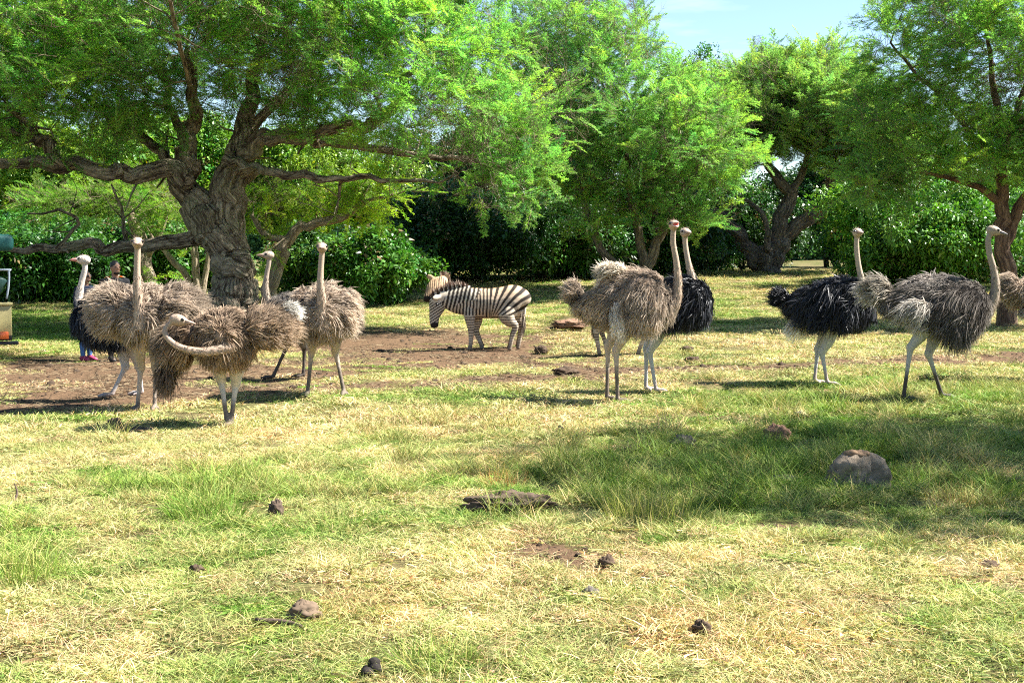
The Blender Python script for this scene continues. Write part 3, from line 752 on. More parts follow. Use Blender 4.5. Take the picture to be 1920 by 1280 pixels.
# the old acacia with the twisted trunk
d1 = 33.0
limbs1 = [
    (L(d1, (446, 632), (446, 600), (440, 545), (425, 480), (405, 430), (385, 400)), [0.686, 0.562, 0.484, 0.452, 0.468, 0.374], None),
    (L(d1, (395, 425), (368, 380), (348, 340), (352, 285), (366, 235), (362, 170, -.5), (350, 90, -1)), [0.43, 0.34, 0.30, 0.23, 0.18, 0.13, 0.06], 0),
    (L(d1, (420, 455, .1), (430, 395, .2), (432, 345, .3), (448, 290, .4), (462, 220, .8), (480, 130, 1.5), (500, 40, 2)), [0.43, 0.42, 0.39, 0.30, 0.22, 0.14, 0.06], 0),
    (L(d1, (355, 335, -.2), (310, 322, -.6), (250, 330, -1), (180, 317, -1.4), (100, 311, -1.6), (20, 308, -1.6), (-120, 290, -1.5)), [0.265, 0.211, 0.187, 0.164, 0.148, 0.125, 0.078], 1),
    (L(d1 - 1.5, (115, 308), (100, 278), (70, 262), (30, 246), (-30, 225)), [0.133, 0.125, 0.109, 0.094, 0.055], 3),
    (L(d1 - 1.5, (65, 258), (40, 225), (20, 205), (5, 165)), [0.086, 0.078, 0.070, 0.039], 4),
    (L(d1, (400, 440, .3), (360, 452, .7), (300, 460, 1), (220, 463, 1.2), (140, 460, 1.4), (60, 468, 1.5), (-40, 455, 1.5)), [0.234, 0.203, 0.172, 0.148, 0.125, 0.094, 0.047], 0),
    (L(d1, (452, 285, -.1), (500, 268, -.6), (545, 258, -1), (600, 246, -1.3), (680, 236, -1.5), (740, 205, -1.8), (760, 150, -2), (790, 110, -2)), [0.211, 0.179, 0.164, 0.148, 0.133, 0.117, 0.094, 0.047], 2),
    (L(d1 - 1, (560, 258), (620, 268), (712, 280), (800, 295), (880, 300), (960, 318)), [0.109, 0.101, 0.094, 0.078, 0.055, 0.023], 7),
    (L(d1, (420, 298, -.5), (470, 312, -.9), (514, 326, -1.2), (580, 334, -1.4), (650, 336, -1.6), (730, 332, -1.8), (820, 345, -2)), [0.125, 0.109, 0.101, 0.094, 0.078, 0.062, 0.031], 2),
    (L(d1 - 1, (638, 338), (632, 370), (630, 402)), [0.039, 0.039, 0.016], 9),
    (L(d1, (345, 330, .1), (310, 290, .4), (270, 255, .8), (225, 235, 1.2), (180, 200, 1.6), (120, 150, 2)), [0.156, 0.133, 0.117, 0.101, 0.078, 0.039], 1),
    (L(d1, (360, 300, .2), (335, 240, .6), (310, 170, 1.2), (285, 90, 1.8)), [0.125, 0.109, 0.094, 0.047], 1),
    (L(d1, (455, 260, .4), (520, 190, .8), (590, 120, 1.2), (650, 50, 1.6)), [0.133, 0.109, 0.078, 0.039], 2),
    (L(d1, (362, 215, -.4), (345, 130, -3), (320, 20, -5.5), (280, -110, -8)), [0.08, 0.06, 0.045, 0.025], 1),
    (L(d1, (105, 465, 1.3), (140, 430, 1.2), (145, 405, 1.1), (110, 395, 1), (50, 402, 1)), [0.055, 0.047, 0.047, 0.039, 0.023], 6),
    (L(d1, (240, 460, 1.2), (228, 400, 1.4), (205, 350, 1.6)), [0.062, 0.047, 0.023], 6),
]
lim_x = (-400, 0, 250, 330, 420, 520, 640, 760, 860, 960, 1060, 1150)
lim_y = (300, 280, 285, 228, 200, 240, 285, 320, 390, 430, 370, 280)
def keep1(p, extra=0):
    x, y = proj(p)
    return y < np.interp(x, lim_x, lim_y) + extra
def E(px, py, d, rx, ry, rz):
    return (P(px, py, d), (rx, ry, rz))
acacia('acacia_tree', on_ground(*P(446, 615, d1)[:2]), limbs1,
       [E(420, 20, 33, 6.5, 6, 3.0), E(760, 150, 32, 3.6, 4.0, 2.3), E(40, 100, 32, 6, 5, 2.6), E(900, 230, 31.5, 2.6, 3, 1.8), E(930, 350, 31, 1.5, 1.6, 1.1), E(640, -40, 32, 4, 4, 2.4), E(-200, 180, 32, 4, 4, 2), E(200, -170, 26, 5.0, 4.0, 1.1), E(420, -230, 24.0, 5.0, 3.2, 1.0)],  # last two lobes, above the view, added to shade the left ground
       4900, 'huge old acacia with twisted fluted trunk and low spreading limbs', (0.205, 0.43, 0.085), 21, bark_big, keep1, per=4, heavy=0.11, stub=1.0, bare=0.41, pods=260, step=0.28, kill=0.42)

# smaller crooked tree leaning out from behind the old trunk
d2 = 35.0
acacia('crooked_tree', on_ground(*P(500, 600, d2)[:2]),
       [(L(d2, (500, 612), (506, 560), (512, 520), (527, 486), (535, 455)), [0.24, 0.22, 0.21, 0.19, 0.16], None),
        (L(d2, (535, 460), (560, 432), (595, 416), (640, 410), (672, 385), (690, 350)), [0.15, 0.14, 0.13, 0.11, 0.08, 0.04], 0),
        (L(d2, (540, 447), (510, 446), (488, 432), (470, 405)), [0.12, 0.10, 0.09, 0.05], 0),
        (L(d2, (650, 405), (700, 372), (760, 360)), [0.07, 0.05, 0.02], 1)],
       [E(690, 375, 35, 1.2, 1.3, 0.55), E(590, 370, 36, 1.5, 1.5, 0.5), E(480, 380, 36.5, 1.0, 1, 0.5)], 260,
       'crooked pale stemmed tree rising from behind the old trunk', (0.22, 0.38, 0.03), 31, bark_pale, per=3, spread=0.7, step=0.22, kill=0.35)

# acacia with slender leaning stems behind the open-beaked ostrich
d3 = 46.0
def keep3(p, extra=0):
    x, y = proj(p); return y < np.interp(x, (950, 1040, 1120, 1250, 1330, 1420, 1500), (300, 400, 460, 425, 440, 375, 260)) + extra
acacia('acacia_tree', on_ground(*P(1205, 545, d3)[:2]),
       [(L(d3, (1205, 552), (1212, 500), (1232, 450), (1262, 395), (1300, 330), (1330, 260)), [0.24, 0.21, 0.18, 0.16, 0.12, 0.05], None),
        (L(d3, (1207, 530), (1170, 505), (1128, 470), (1112, 420), (1090, 360), (1070, 300)), [0.2, 0.17, 0.15, 0.13, 0.10, 0.05], 0),
        (L(d3, (1210, 515), (1200, 450), (1185, 380), (1170, 280), (1160, 200)), [0.18, 0.16, 0.13, 0.10, 0.05], 0),
        (L(d3, (1232, 450), (1228, 380, 1), (1235, 280, 1), (1240, 180, 1)), [0.14, 0.12, 0.10, 0.05], 0)],
       [E(1180, 250, 46, 4.2, 4.2, 2.6), E(1300, 300, 46, 2.2, 3, 1.5), E(1085, 95, 47, 3.0, 4, 2.6), E(1070, 330, 46, 1.8, 2.2, 1.2), E(1210, 385, 46, 2.2, 2, 0.7), E(1100, 420, 45.5, 1.5, 1.8, 0.7), E(1300, 415, 45.5, 1.2, 1.6, 0.6)], 2400,
       'wide feathery acacia with slender leaning stems behind the open-beaked ostrich', (0.17, 0.36, 0.08), 41, bark_grey, keep3, per=5, pods=170, step=0.36, kill=0.52, scale=1.1)

# spreading acacia with several dark stems from one base
d4 = 58.0
def keep4(p, extra=0):
    x, y = proj(p); return y < np.interp(x, (1250, 1330, 1400, 1480, 1560, 1640, 1720), (330, 385, 315, 285, 310, 385, 340)) + extra
acacia('acacia_tree', on_ground(*P(1440, 515, d4)[:2]),
       [(L(d4, (1440, 522), (1435, 495), (1425, 478)), [0.62, 0.5, 0.42], None),
        (L(d4, (1428, 498), (1400, 462), (1380, 430), (1350, 405), (1318, 380), (1290, 350)), [0.36, 0.3, 0.27, 0.22, 0.15, 0.06], 0),
        (L(d4, (1442, 492), (1450, 450), (1470, 400), (1478, 360), (1450, 325), (1435, 290), (1430, 230)), [0.4, 0.34, 0.3, 0.25, 0.2, 0.14, 0.06], 0),
        (L(d4, (1450, 492), (1465, 455), (1490, 425), (1530, 400), (1552, 375), (1556, 330), (1580, 270)), [0.38, 0.32, 0.3, 0.27, 0.22, 0.15, 0.06], 0),
        (L(d4, (1472, 380), (1500, 330), (1520, 270), (1530, 200)), [0.18, 0.14, 0.1, 0.05], 2),
        (L(d4, (1440, 470, -.6), (1436, 410, -.6), (1410, 380, -.6), (1375, 365, -.6)), [0.14, 0.12, 0.09, 0.04], 2)],
       [E(1480, 210, 58, 4.4, 4.5, 2.7), E(1350, 260, 58, 3.2, 3, 2.6), E(1610, 270, 58, 3, 3.2, 2.6), E(1490, 300, 58, 4.5, 3, 1.6), E(1510, 165, 58, 3.0, 3, 1.7)], 2700,
       'round topped acacia fanning into dark stems from one low base', (0.20, 0.36, 0.085), 51, bark_grey, keep4, per=7, step=0.42, kill=0.55, scale=1.35, bare=0.30, heavy=0.16, bias=(0, 0, 0.08), up=0.5, infl=5)

# acacia at the right edge
d5 = 34.0
def keep5(p, extra=0):
    x, y = proj(p); return y < np.interp(x, (1500, 1600, 1680, 1760, 1850, 1950, 2100), (300, 385, 400, 345, 330, 360, 380)) + extra
acacia('acacia_tree', on_ground(*P(1890, 560, d5)[:2]),
       [(L(d5, (1888, 612), (1888, 540), (1884, 470), (1878, 410), (1880, 350), (1878, 260), (1860, 150), (1850, 40)), [0.28, 0.23, 0.21, 0.20, 0.16, 0.12, 0.08, 0.04], None),
        (L(d5, (1886, 450, .1), (1905, 410, .1), (1925, 370), (1960, 320), (1990, 240)), [0.18, 0.16, 0.14, 0.12, 0.06], 0),
        (L(d5, (1880, 380), (1850, 362), (1815, 345), (1770, 330), (1710, 322)), [0.12, 0.10, 0.08, 0.06, 0.03], 0),
        (L(d5, (1880, 330), (1840, 270), (1780, 200), (1720, 140), (1670, 80)), [0.09, 0.08, 0.06, 0.05, 0.03], 0),
        (L(d5, (1880, 280), (1910, 200), (1940, 120), (1960, 20)), [0.09, 0.08, 0.06, 0.04], 0)],
       [E(1800, 60, 34, 2.6, 3, 2.4), E(1920, 140, 34, 2.6, 3, 2.6), E(1720, 240, 34, 2.0, 2.2, 1.4), E(1640, 350, 33.5, 1.2, 1.6, 0.7), E(2020, 250, 34, 2.4, 2.6, 2), E(1830, 320, 33.5, 1.6, 1.6, 0.6)], 1500,
       'slender acacia with reddish trunk at the right edge', (0.18, 0.37, 0.075), 61, bark_red, keep5, per=5, step=0.28, kill=0.45, scale=1.0, bare=0.31, bias=(0, 0, 0.02))

# a neighbouring acacia whose shade lies over the right foreground
bx, by = 9.3, 13.5
bz = float(gz(bx, by))
W3 = lambda *q: [np.array((bx + a, by + b_, bz + c)) for (a, b_, c) in q]
acacia('acacia_tree', (bx, by, bz),
       [(W3((0, 0, -.2), (0, 0, 1.2), (-.2, .1, 2.6), (-.6, .1, 4.2), (-1.0, 0, 5.2)), [0.36, 0.26, 0.22, 0.16, 0.08], None),
        (W3((-.1, 0, 2.2), (1, .5, 3.8), (2, 1, 5)), [0.18, 0.13, 0.06], 0), (W3((-.3, 0, 3.2), (-1.6, -1, 4.6), (-3, -2, 5.4)), [0.15, 0.11, 0.05], 0), (W3((-.3, 0, 3.2), (-1.2, 1, 4.6), (-2.4, 1.6, 5.4)), [0.15, 0.11, 0.05], 0)],
       [((bx - 1.9, by - 1.2, bz + 5.6), (3.2, 3.0, 0.95)), ((bx - 0.2, by + 0.8, bz + 5.6), (2.6, 2.0, 0.9)), ((bx + 1, by - 0.5, bz + 5.8), (3, 2.6, 1.0))], 700,
       'near acacia standing outside the right edge that shades the foreground grass', (0.115, 0.24, 0.04), 71, bark_grey, None, per=4, step=0.3, kill=0.5, bare=0.42)
# ------------------------------------------------------------------ broad-leaved trees and shrubs behind
def lumps(c, r, n, seed):
    """an uneven crown: one big ellipsoid broken into many lobes"""
    q = np.random.default_rng(seed); out = []
    for i in range(n):
        d = norm(q.normal(size=3) + np.array((0, -0.25, 0.1))); s = q.uniform(0.2, 0.48)
        out.append((np.asarray(c) + d * np.asarray(r) * (q.uniform(0.9, 1.15) - s * 0.6), np.asarray(r) * s * q.uniform(0.7, 1.4, 3)))
    return out
def broadleaf(name, px, d, top_py, half_w, label, cat, tint, seed, n_spr, low=0.15, stems=3, bark=None, scale=1.0, group='shrubs behind the field', depth=None, base_py=None):
    x = P(px, 500, d)[0]; base = on_ground(x, d)
    top = P(px, top_py, d)[2]; h = top - base[2]
    root = empty(name, base, label, cat, group)
    r = np.random.default_rng(seed)
    dep = depth or half_w * 0.8
    c = np.array((0, 0, h * (low + (1 - low) / 2))); rr = np.array((half_w, dep, h * (1 - low) / 2))
    ls = [(c, rr * 0.66)] + lumps(c, rr, 26, seed)
    parts = []; bks = []
    for i in range(stems):
        a = r.uniform(0, 6.28); b0 = np.array((r.uniform(-.3, .3) * half_w * 0.4, r.uniform(-.3, .3) * dep * 0.4, -0.15))
        t1 = c + np.array((math.cos(a) * half_w * 0.45, math.sin(a) * dep * 0.4, h * r.uniform(0.0, 0.25)))
        mid = (b0 + t1) / 2 + r.normal(0, 0.15, 3) * h * 0.2
        pts = spline([b0, mid, t1], 10); rad = np.linspace(0.035, 0.012, 10) * h * r.uniform(0.6, 1.1)
        V, Q, T = loft(pts, rad, 8, cap=False); parts.append((V, Q, T))
        th = np.linspace(0, 6.28, 8, endpoint=False); s = np.linspace(0, h, 10)
        bks.append(np.stack([np.outer(rad, np.cos(th)), np.outer(rad, np.sin(th)), np.repeat(s[:, None], 8, 1)], -1).reshape(-1, 3))
    V, Q, T = join(parts)
    obj('trunk' if cat == 'tree' else 'stem', np_mesh('stem', V, [Q, T], bark or bark_dark, attrs={'bk': np.vstack(bks)}), root)
    w = np.array([np.prod(l_[1]) ** (2 / 3) for l_ in ls]); k = (n_spr * w / w.sum()).astype(int)
    p = []
    for (cc, rad), m in zip(ls, k):
        dd = norm(r.normal(size=(m, 3)) + np.array((0, -0.35, 0.15))); p.append(cc + dd * rad * (r.uniform(0.55, 1.05, m) ** 0.5)[:, None])
    p = np.vstack(p)
    q = p - c; p = c + q * (0.78 + 0.5 * fbm(p[:, 0] * 1.0 + p[:, 1] * 0.8, p[:, 2] * 1.2 + p[:, 1] * 0.5, 0.9, seed % 37))[:, None] + r.normal(0, 0.08, p.shape)
    hole = fbm(p[:, 0] * 1.2 + p[:, 1], p[:, 2] * 1.3 - p[:, 1] * 0.6, 0.75, (seed + 11) % 37, 2)
    p = p[(p[:, 2] > -0.2) & (hole + r.normal(0, 0.06, len(p)) > 0.40)]
    p[:, 2] = np.maximum(p[:, 2], gz(p[:, 0] + base[0], p[:, 1] + base[1]) - base[2] + 0.1)
    n = len(p)
    cl = fbm(p[:, 0] + p[:, 2] * 0.8, p[:, 1] + p[:, 2] * 0.5, 1.4, seed % 40)
    tn = np.asarray(tint)[None] * (0.25 + 1.4 * cl)[:, None] * r.uniform(0.75, 1.2, n)[:, None] * (1 + r.normal(0, 0.16, (n, 1)) * np.array((1.5, 0.3, 0.2)))
    tn = np.maximum(tn, 0.004); dead = r.random(n) < 0.02; tn[dead] = np.array((0.16, 0.11, 0.05))
    scatter('foliage' if cat != 'tree' else 'crown', p, r.uniform(-3.1, 3.1, (n, 3)) * np.array((0.25, 0.25, 1)), r.uniform(0.8, 1.35, n)[:, None] * scale * np.ones((1, 3)), r.integers(0, 4, n), tn, B_SRC, root)
    return root
DG, MG, YG, BG = (0.028, 0.085, 0.016), (0.05, 0.15, 0.018), (0.15, 0.27, 0.022), (0.06, 0.155, 0.022)
# nearer shrubs along the back of the field
broadleaf('glossy_shrub', 1730, 50, 350, 4.29, 'large bright glossy shrub behind the dark grey ostrich at the right', 'shrub', (0.085, 0.205, 0.025), 301, 3600, 0.06, 4)
broadleaf('glossy_shrub', 1610, 63, 392, 1.8, 'dark leaved shrub left of the large bright glossy shrub', 'shrub', MG, 302, 1300, 0.16, 3)
broadleaf('glossy_shrub', 1905, 52, 378, 2.34, 'green shrub behind the reddish trunk at the right edge', 'shrub', BG, 303, 1500, 0.05, 3)
broadleaf('glossy_shrub', 695, 42, 452, 1.65, 'low bright shrub right of the ostrich facing the camera', 'shrub', (0.07, 0.18, 0.022), 304, 1700, 0.04, 4)
broadleaf('glossy_shrub', 570, 43, 436, 1.4, 'green shrub between the old trunk and the facing ostrich', 'shrub', BG, 305, 1300, 0.04, 3)
broadleaf('glossy_shrub', 790, 50, 373, 3.12, 'dark shrub above the grazing zebra head', 'shrub', DG, 306, 2000, 0.08, 3)
broadleaf('glossy_shrub', 905, 52, 378, 2.86, 'dark shrub above the grazing zebra rump', 'shrub', DG, 307, 1900, 0.12, 3)
broadleaf('glossy_shrub', 1010, 53, 373, 2.86, 'dark green shrub left of the slender leaning stems', 'shrub', (0.04, 0.13, 0.018), 308, 1900, 0.08, 3)
broadleaf('glossy_shrub', 1105, 54, 398, 2.34, 'dark shrub behind the slender leaning stems', 'shrub', DG, 309, 1500, 0.08, 3)
broadleaf('glossy_shrub', 1315, 61, 425, 1.5, 'leafy shrub right of the two ostrich heads', 'shrub', (0.06, 0.17, 0.03), 310, 1300, 0.04, 3)
broadleaf('glossy_shrub', 1225, 56, 378, 2.99, 'dark shrub filling the gap behind the open-beaked ostrich', 'shrub', DG, 311, 1700, 0.06, 3)
broadleaf('glossy_shrub', 1400, 64, 378, 2.86, 'dark shrub behind the fan of dark acacia stems', 'shrub', DG, 312, 1500, 0.10, 3)
broadleaf('glossy_shrub', 90, 44, 448, 2.60, 'dark shrub between the truck and the pair of visitors', 'shrub', (0.045, 0.14, 0.018), 313, 1800, 0.03, 4)
broadleaf('glossy_shrub', 225, 46, 418, 2.60, 'shaded shrub behind the man in the black shirt', 'shrub', MG, 314, 1700, 0.05, 3)
broadleaf('glossy_shrub', 350, 48, 408, 2.60, 'green shrub left of the old twisted trunk', 'shrub', BG, 315, 1700, 0.08, 3)
broadleaf('glossy_shrub', -60, 48, 398, 3.38, 'tall shrub behind the green truck', 'shrub', MG, 316, 1900, 0.03, 3)
# taller trees further back
broadleaf('leafy_tree', 130, 58, 250, 4.6, 'yellow green leafy tree behind the low left limbs', 'tree', YG, 321, 3600, 0.28, 3, bark_pale, 1.15, 'broad leaved trees behind the field')
broadleaf('leafy_tree', 330, 62, 230, 4.2, 'light green tree directly behind the old twisted trunk', 'tree', (0.12, 0.26, 0.025), 322, 3000, 0.28, 3, bark_pale, 1.2, 'broad leaved trees behind the field')
broadleaf('leafy_tree', 600, 60, 260, 4.4, 'bright yellow green tree behind the right limbs of the old acacia', 'tree', YG, 323, 3400, 0.3, 3, bark_grey, 1.15, 'broad leaved trees behind the field')
broadleaf('leafy_tree', 820, 66, 250, 4.6, 'dark tree behind the drooping tip of the old acacia', 'tree', DG, 324, 3000, 0.12, 3, bark_dark, 1.25, 'broad leaved trees behind the field')
broadleaf('leafy_tree', 1010, 68, 200, 4.6, 'dark green tree between the old acacia and the slender one', 'tree', MG, 325, 3000, 0.12, 3, bark_dark, 1.25, 'broad leaved trees behind the field')
broadleaf('leafy_tree', 1265, 70, 128, 4.4, 'dark green tree top rising between two acacias against the sky', 'tree', (0.06, 0.19, 0.02), 326, 3200, 0.10, 3, bark_dark, 1.25, 'broad leaved trees behind the field')
broadleaf('leafy_tree', 1560, 74, 330, 4.2, 'dark tree behind the round topped acacia', 'tree', DG, 327, 2000, 0.22, 3, bark_dark, 1.3, 'broad leaved trees behind the field')
broadleaf('leafy_tree', 1780, 66, 290, 4.6, 'green tree behind the bright glossy shrub', 'tree', MG, 328, 2600, 0.12, 3, bark_dark, 1.25, 'broad leaved trees behind the field')
broadleaf('leafy_tree', -60, 66, 200, 5.0, 'tall green tree far behind the truck', 'tree', BG, 329, 2600, 0.10, 3, bark_grey, 1.3, 'broad leaved trees behind the field')
broadleaf('leafy_tree', 1960, 70, 230, 5.0, 'tall green tree behind the right edge acacia', 'tree', MG, 330, 2400, 0.10, 3, bark_dark, 1.3, 'broad leaved trees behind the field')
# a loose far wood that closes the view between them
p = []
rw = np.random.default_rng(77)
for i in range(26):
    x0 = -62 + 5.0 * i; y0 = 118 + rw.uniform(-6, 14); h = rw.uniform(5, 8.5)
    m = 260; dd = norm(rw.normal(size=(m, 3))); p.append(np.array((x0, y0, float(gz(x0, y0)) + h * 0.45)) + dd * np.array((3.6, 3.0, h * 0.5)) * (rw.uniform(0.5, 1.05, m) ** 0.5)[:, None])
p = np.vstack(p); n = len(p)
o = scatter('far_wood', p, rw.uniform(-3, 3, (n, 3)), rw.uniform(2.2, 3.4, n)[:, None] * np.ones((1, 3)), rw.integers(0, 4, n), np.array((0.05, 0.13, 0.04))[None] * rw.uniform(0.6, 1.4, n)[:, None], B_SRC)
tag(o, 'far belt of woodland closing off the field behind the trees', 'woodland')
# pale stems of a small tree left of the old trunk
d6 = 40.0
acacia('pale_stemmed_tree', on_ground(*P(385, 580, d6)[:2]),
       [(L(d6, (382, 600), (372, 560), (368, 500), (360, 440), (340, 390)), [0.16, 0.14, 0.12, 0.1, 0.05], None),
        (L(d6, (378, 570), (355, 530), (330, 490), (305, 470), (280, 440)), [0.12, 0.11, 0.1, 0.08, 0.04], 0),
        (L(d6, (376, 560), (385, 510), (395, 460), (400, 400)), [0.11, 0.09, 0.07, 0.04], 0)],
       [E(330, 400, 40, 1.6, 1.6, 0.7), E(260, 390, 40, 1.2, 1.4, 0.6)], 200, 'small tree with pale forked stems left of the old trunk', (0.15, 0.29, 0.03), 81, bark_pale, per=3, spread=0.8)
acacia('pale_trunk_tree', on_ground(*P(272, 590, 41)[:2]),
       [(L(41, (275, 600), (277, 540), (272, 480), (255, 430), (235, 380)), [0.34, 0.28, 0.25, 0.18, 0.08], None), (L(41, (272, 485), (300, 440), (315, 390)), [0.15, 0.1, 0.05], 0)],
       [E(240, 370, 41, 2.0, 1.8, 0.8), E(130, 380, 41, 1.8, 1.8, 0.6)], 300, 'tree with a thick pale trunk beside the man', (0.15, 0.29, 0.03), 82, bark_pale, per=3, spread=0.8)
# ------------------------------------------------------------------ ostriches
m_skin = vcol('ostrich_skin', 0.65, 0.3, 0, 0.18, 60, 0.35)
m_feather = vcol('ostrich_feathers', 0.8, 0.12, 0.38)
m_black_feather = vcol('black_feathers', 0.5, 0.35, 0.1)
m_eye = plain('dark_eye', (0.012, 0.009, 0.007), 0.1, 0.6, 0)
HEN = dict(d0=(0.25, 0.19, 0.145), d1=(0.52, 0.415, 0.315), neck=(0.34, 0.25, 0.18), leg=(0.42, 0.33, 0.265), mud=(0.13, 0.10, 0.075), mat=m_feather)
HEN_GREY = dict(d0=(0.13, 0.112, 0.098), d1=(0.30, 0.262, 0.228), neck=(0.30, 0.235, 0.175), leg=(0.40, 0.37, 0.33), mud=(0.06, 0.045, 0.035), mat=m_feather)
HEN_DARK = dict(d0=(0.14, 0.095, 0.065), d1=(0.40, 0.295, 0.205), neck=(0.31, 0.225, 0.165), leg=(0.52, 0.47, 0.42), mud=(0.16, 0.12, 0.09), mat=m_feather)
COCK = dict(d0=(0.005, 0.005, 0.006), d1=(0.028, 0.028, 0.034), neck=(0.40, 0.31, 0.24), leg=(0.42, 0.41, 0.41), mud=(0.36, 0.27, 0.23), mat=m_black_feather)
CREAM = ((0.42, 0.36, 0.28), (0.86, 0.82, 0.74))
def tufts(p, flow, nrm, ln, c0, c1, r, lift=0.35, per=10, wid=0.012, droop=0.42, jt=0.32, js=0.27):
    """bundles of soft plumes; p, flow, nrm are arrays, one row per bundle"""
    vis = ((nrm * np.array((0, -1.0, 0.1))).sum(1) > -0.35) | (r.random(len(p)) < 0.45)      # thinner on the far side
    p, flow, nrm = p[vis], np.broadcast_to(flow, p.shape)[vis], nrm[vis]
    N = len(p)
    k = 0.11
    cj = np.stack([fbm(p[:, 0] + 3 * i, p[:, 2] * 0.9 + p[:, 1] * 0.7, k, 5 + 7 * i, 2) for i in range(3)], 1) - 0.5
    d0 = norm(norm(flow) + nrm * lift + cj * jt * 3.6 + r.normal(0, jt * 0.35, (N, 3)))
    bt = norm(flow) * 0.12 + np.array((0, 0, -1.0)) * droop - nrm * 0.15 + cj * 0.5 + r.normal(0, 0.10, (N, 3))
    tone = (0.3 + 1.4 * fbm(p[:, 0] + p[:, 1] * 0.6, p[:, 2] + p[:, 1] * 0.5, 0.11, 2, 2)) * np.clip(r.normal(1.0, 0.15, N), 0.6, 1.5)
    p2 = np.repeat(p, per, 0) + r.normal(0, 0.014, (N * per, 3))
    d2 = norm(np.repeat(d0, per, 0) + r.normal(0, js, (N * per, 3)))
    L2 = np.repeat(ln * r.uniform(0.75, 1.25, N), per) * r.uniform(0.5, 1.2, N * per)
    V, Q, t, bi = strips(p2, d2, L2, np.full(N * per, wid) * r.uniform(0.7, 1.3, N * per), np.repeat(bt, per, 0) + r.normal(0, 0.14, (N * per, 3)), 4, None, r, tipw=0.15, belly=0.15)
    tn = np.repeat(tone, per)[bi] * r.uniform(0.85, 1.15, N * per)[bi]
    mixv = np.clip(t * 1.15 - 0.05, 0, 1)[:, None] ** 0.8
    C = (np.asarray(c0) * (1 - mixv) + np.asarray(c1) * mixv) * tn[:, None]
    return V, Q, C
def ostrich(label, d, foot_px, heading, center, size, pitch, neck, head_yaw, legs, kit, pads, seed, head_pitch=0.0, gape=0.0, beak_col=(0.27, 0.18, 0.135), neck_r=1.0, n_tuft=2500, tuft_len=0.10, head=True, neck_dark=0.0, mud_h=0.32, white_neck=None, toe_yaw=None):
    r = np.random.default_rng(seed)
    base = P(foot_px[0], foot_px[1], d); base[2] = float(gz(base[0], base[1]))
    root = empty('ostrich', base, label, 'ostrich', 'ostriches in the field')
    h = R(heading); p_ = R(pitch)
    f = np.array((math.cos(h) * math.cos(p_), math.sin(h) * math.cos(p_), math.sin(p_))); lf = np.array((-math.sin(h), math.cos(h), 0)); up = np.cross(f, lf)
    c = P(center[0], center[1], d + (center[2] if len(center) > 2 else 0)) - base
    ln, ry, rz = size
    ps, pr = np.array((-1, -0.85, -0.6, -0.2, 0.15, 0.5, 0.8, 1.0)), np.array((0.20, 0.39, 0.60, 0.85, 1.0, 1.0, 0.78, 0.36))
    prof = lambda s: np.interp(s, ps, pr)
    parts, marks = [], []
    def add(pts, rad, sides, kind, n=None):
        V = loft(pts, rad, sides, n=n); parts.append(V)
        q = spline(np.asarray(pts), 16); marks.append((q, kind))
    ss = np.linspace(-1, 1, 13)
    parts.append(loft([c + f * s * ln / 2 for s in ss], [(ry * prof(s) * 0.93, rz * prof(s) * 0.93) for s in ss], 18, up=tuple(up)))
    marks.append((np.array([c + f * s * ln / 2 for s in ss]), 0))
    npts = [P(q[0], q[1], d + (q[2] if len(q) > 2 else 0)) - base for q in neck]
    nr = np.interp(np.linspace(0, 1, len(npts)), (0, 0.22, 0.55, 1), (0.135, 0.075, 0.043, 0.036)) * neck_r
    add(npts, nr, 12, 1, n=26)
    hy = R(head_yaw); hp = R(head_pitch)
    hd = np.array((math.cos(hy) * math.cos(hp), math.sin(hy) * math.cos(hp), math.sin(hp))); hl = np.array((-math.sin(hy), math.cos(hy), 0)); hu = np.cross(hd, hl)
    hc = npts[-1] + hd * 0.03 + hu * 0.014; HS = 1.16
    parts.append(loft([hc + hd * s * HS for s in (-0.085, -0.06, -0.02, 0.02, 0.05, 0.075)], [(a_ * HS, b_ * HS) for a_, b_ in ((0.03, 0.034), (0.05, 0.052), (0.062, 0.060), (0.058, 0.054), (0.042, 0.040), (0.030, 0.026))], 14, up=tuple(hu)))
    marks.append((np.array([hc + hd * s for s in (-0.05, 0, 0.05)]), 2))
    ty = h if toe_yaw is None else R(toe_yaw)
    feet = []
    for k, (hip, ank, ft) in enumerate(legs):
        H, A, T = [P(q[0], q[1], d + (q[2] if len(q) > 2 else 0)) - base for q in (hip, ank, ft)]
        gzf = float(gz(T[0] + base[0], T[1] + base[1])) - base[2]
        T[2] = gzf + 0.045
        kn = H * 0.5 + A * 0.5 + np.array((math.cos(h), math.sin(h), 0)) * 0.05
        parts.append(loft([H, kn, A + (kn - A) * 0.25, A, A + (T - A) * 0.13, A + (T - A) * 0.5, A + (T - A) * 0.92, T], [0.14, 0.10, 0.062, 0.060, 0.038, 0.028, 0.030, 0.038], 12, up=(0.3, 1, 0), n=24))
        marks.append((spline([H, kn, A, T], 24), 3))
        fw = np.array((math.cos(ty), math.sin(ty), 0)); fs = np.array((-math.sin(ty), math.cos(ty), 0)) * (1 if k else -1)
        for (dr, l_, rr) in ((fw, 0.20, 0.036), (norm(fw * 0.8 + fs * 0.6), 0.13, 0.025)):
            e = T + dr * l_; e[2] = gzf + 0.018
            parts.append(loft([T + np.array((0, 0, 0.0)), T * 0.45 + e * 0.55 + np.array((0, 0, 0.008)), e], [0.030, rr, rr * 0.55], 8))
            marks.append((np.array([T, e]), 3))
        feet.append(T)
    me = remesh(parts, 0.0135, 3, 0.5)
    V = coords(me)
    M = np.vstack([m[0] for m in marks]); K = np.concatenate([np.full(len(m[0]), m[1]) for m in marks])
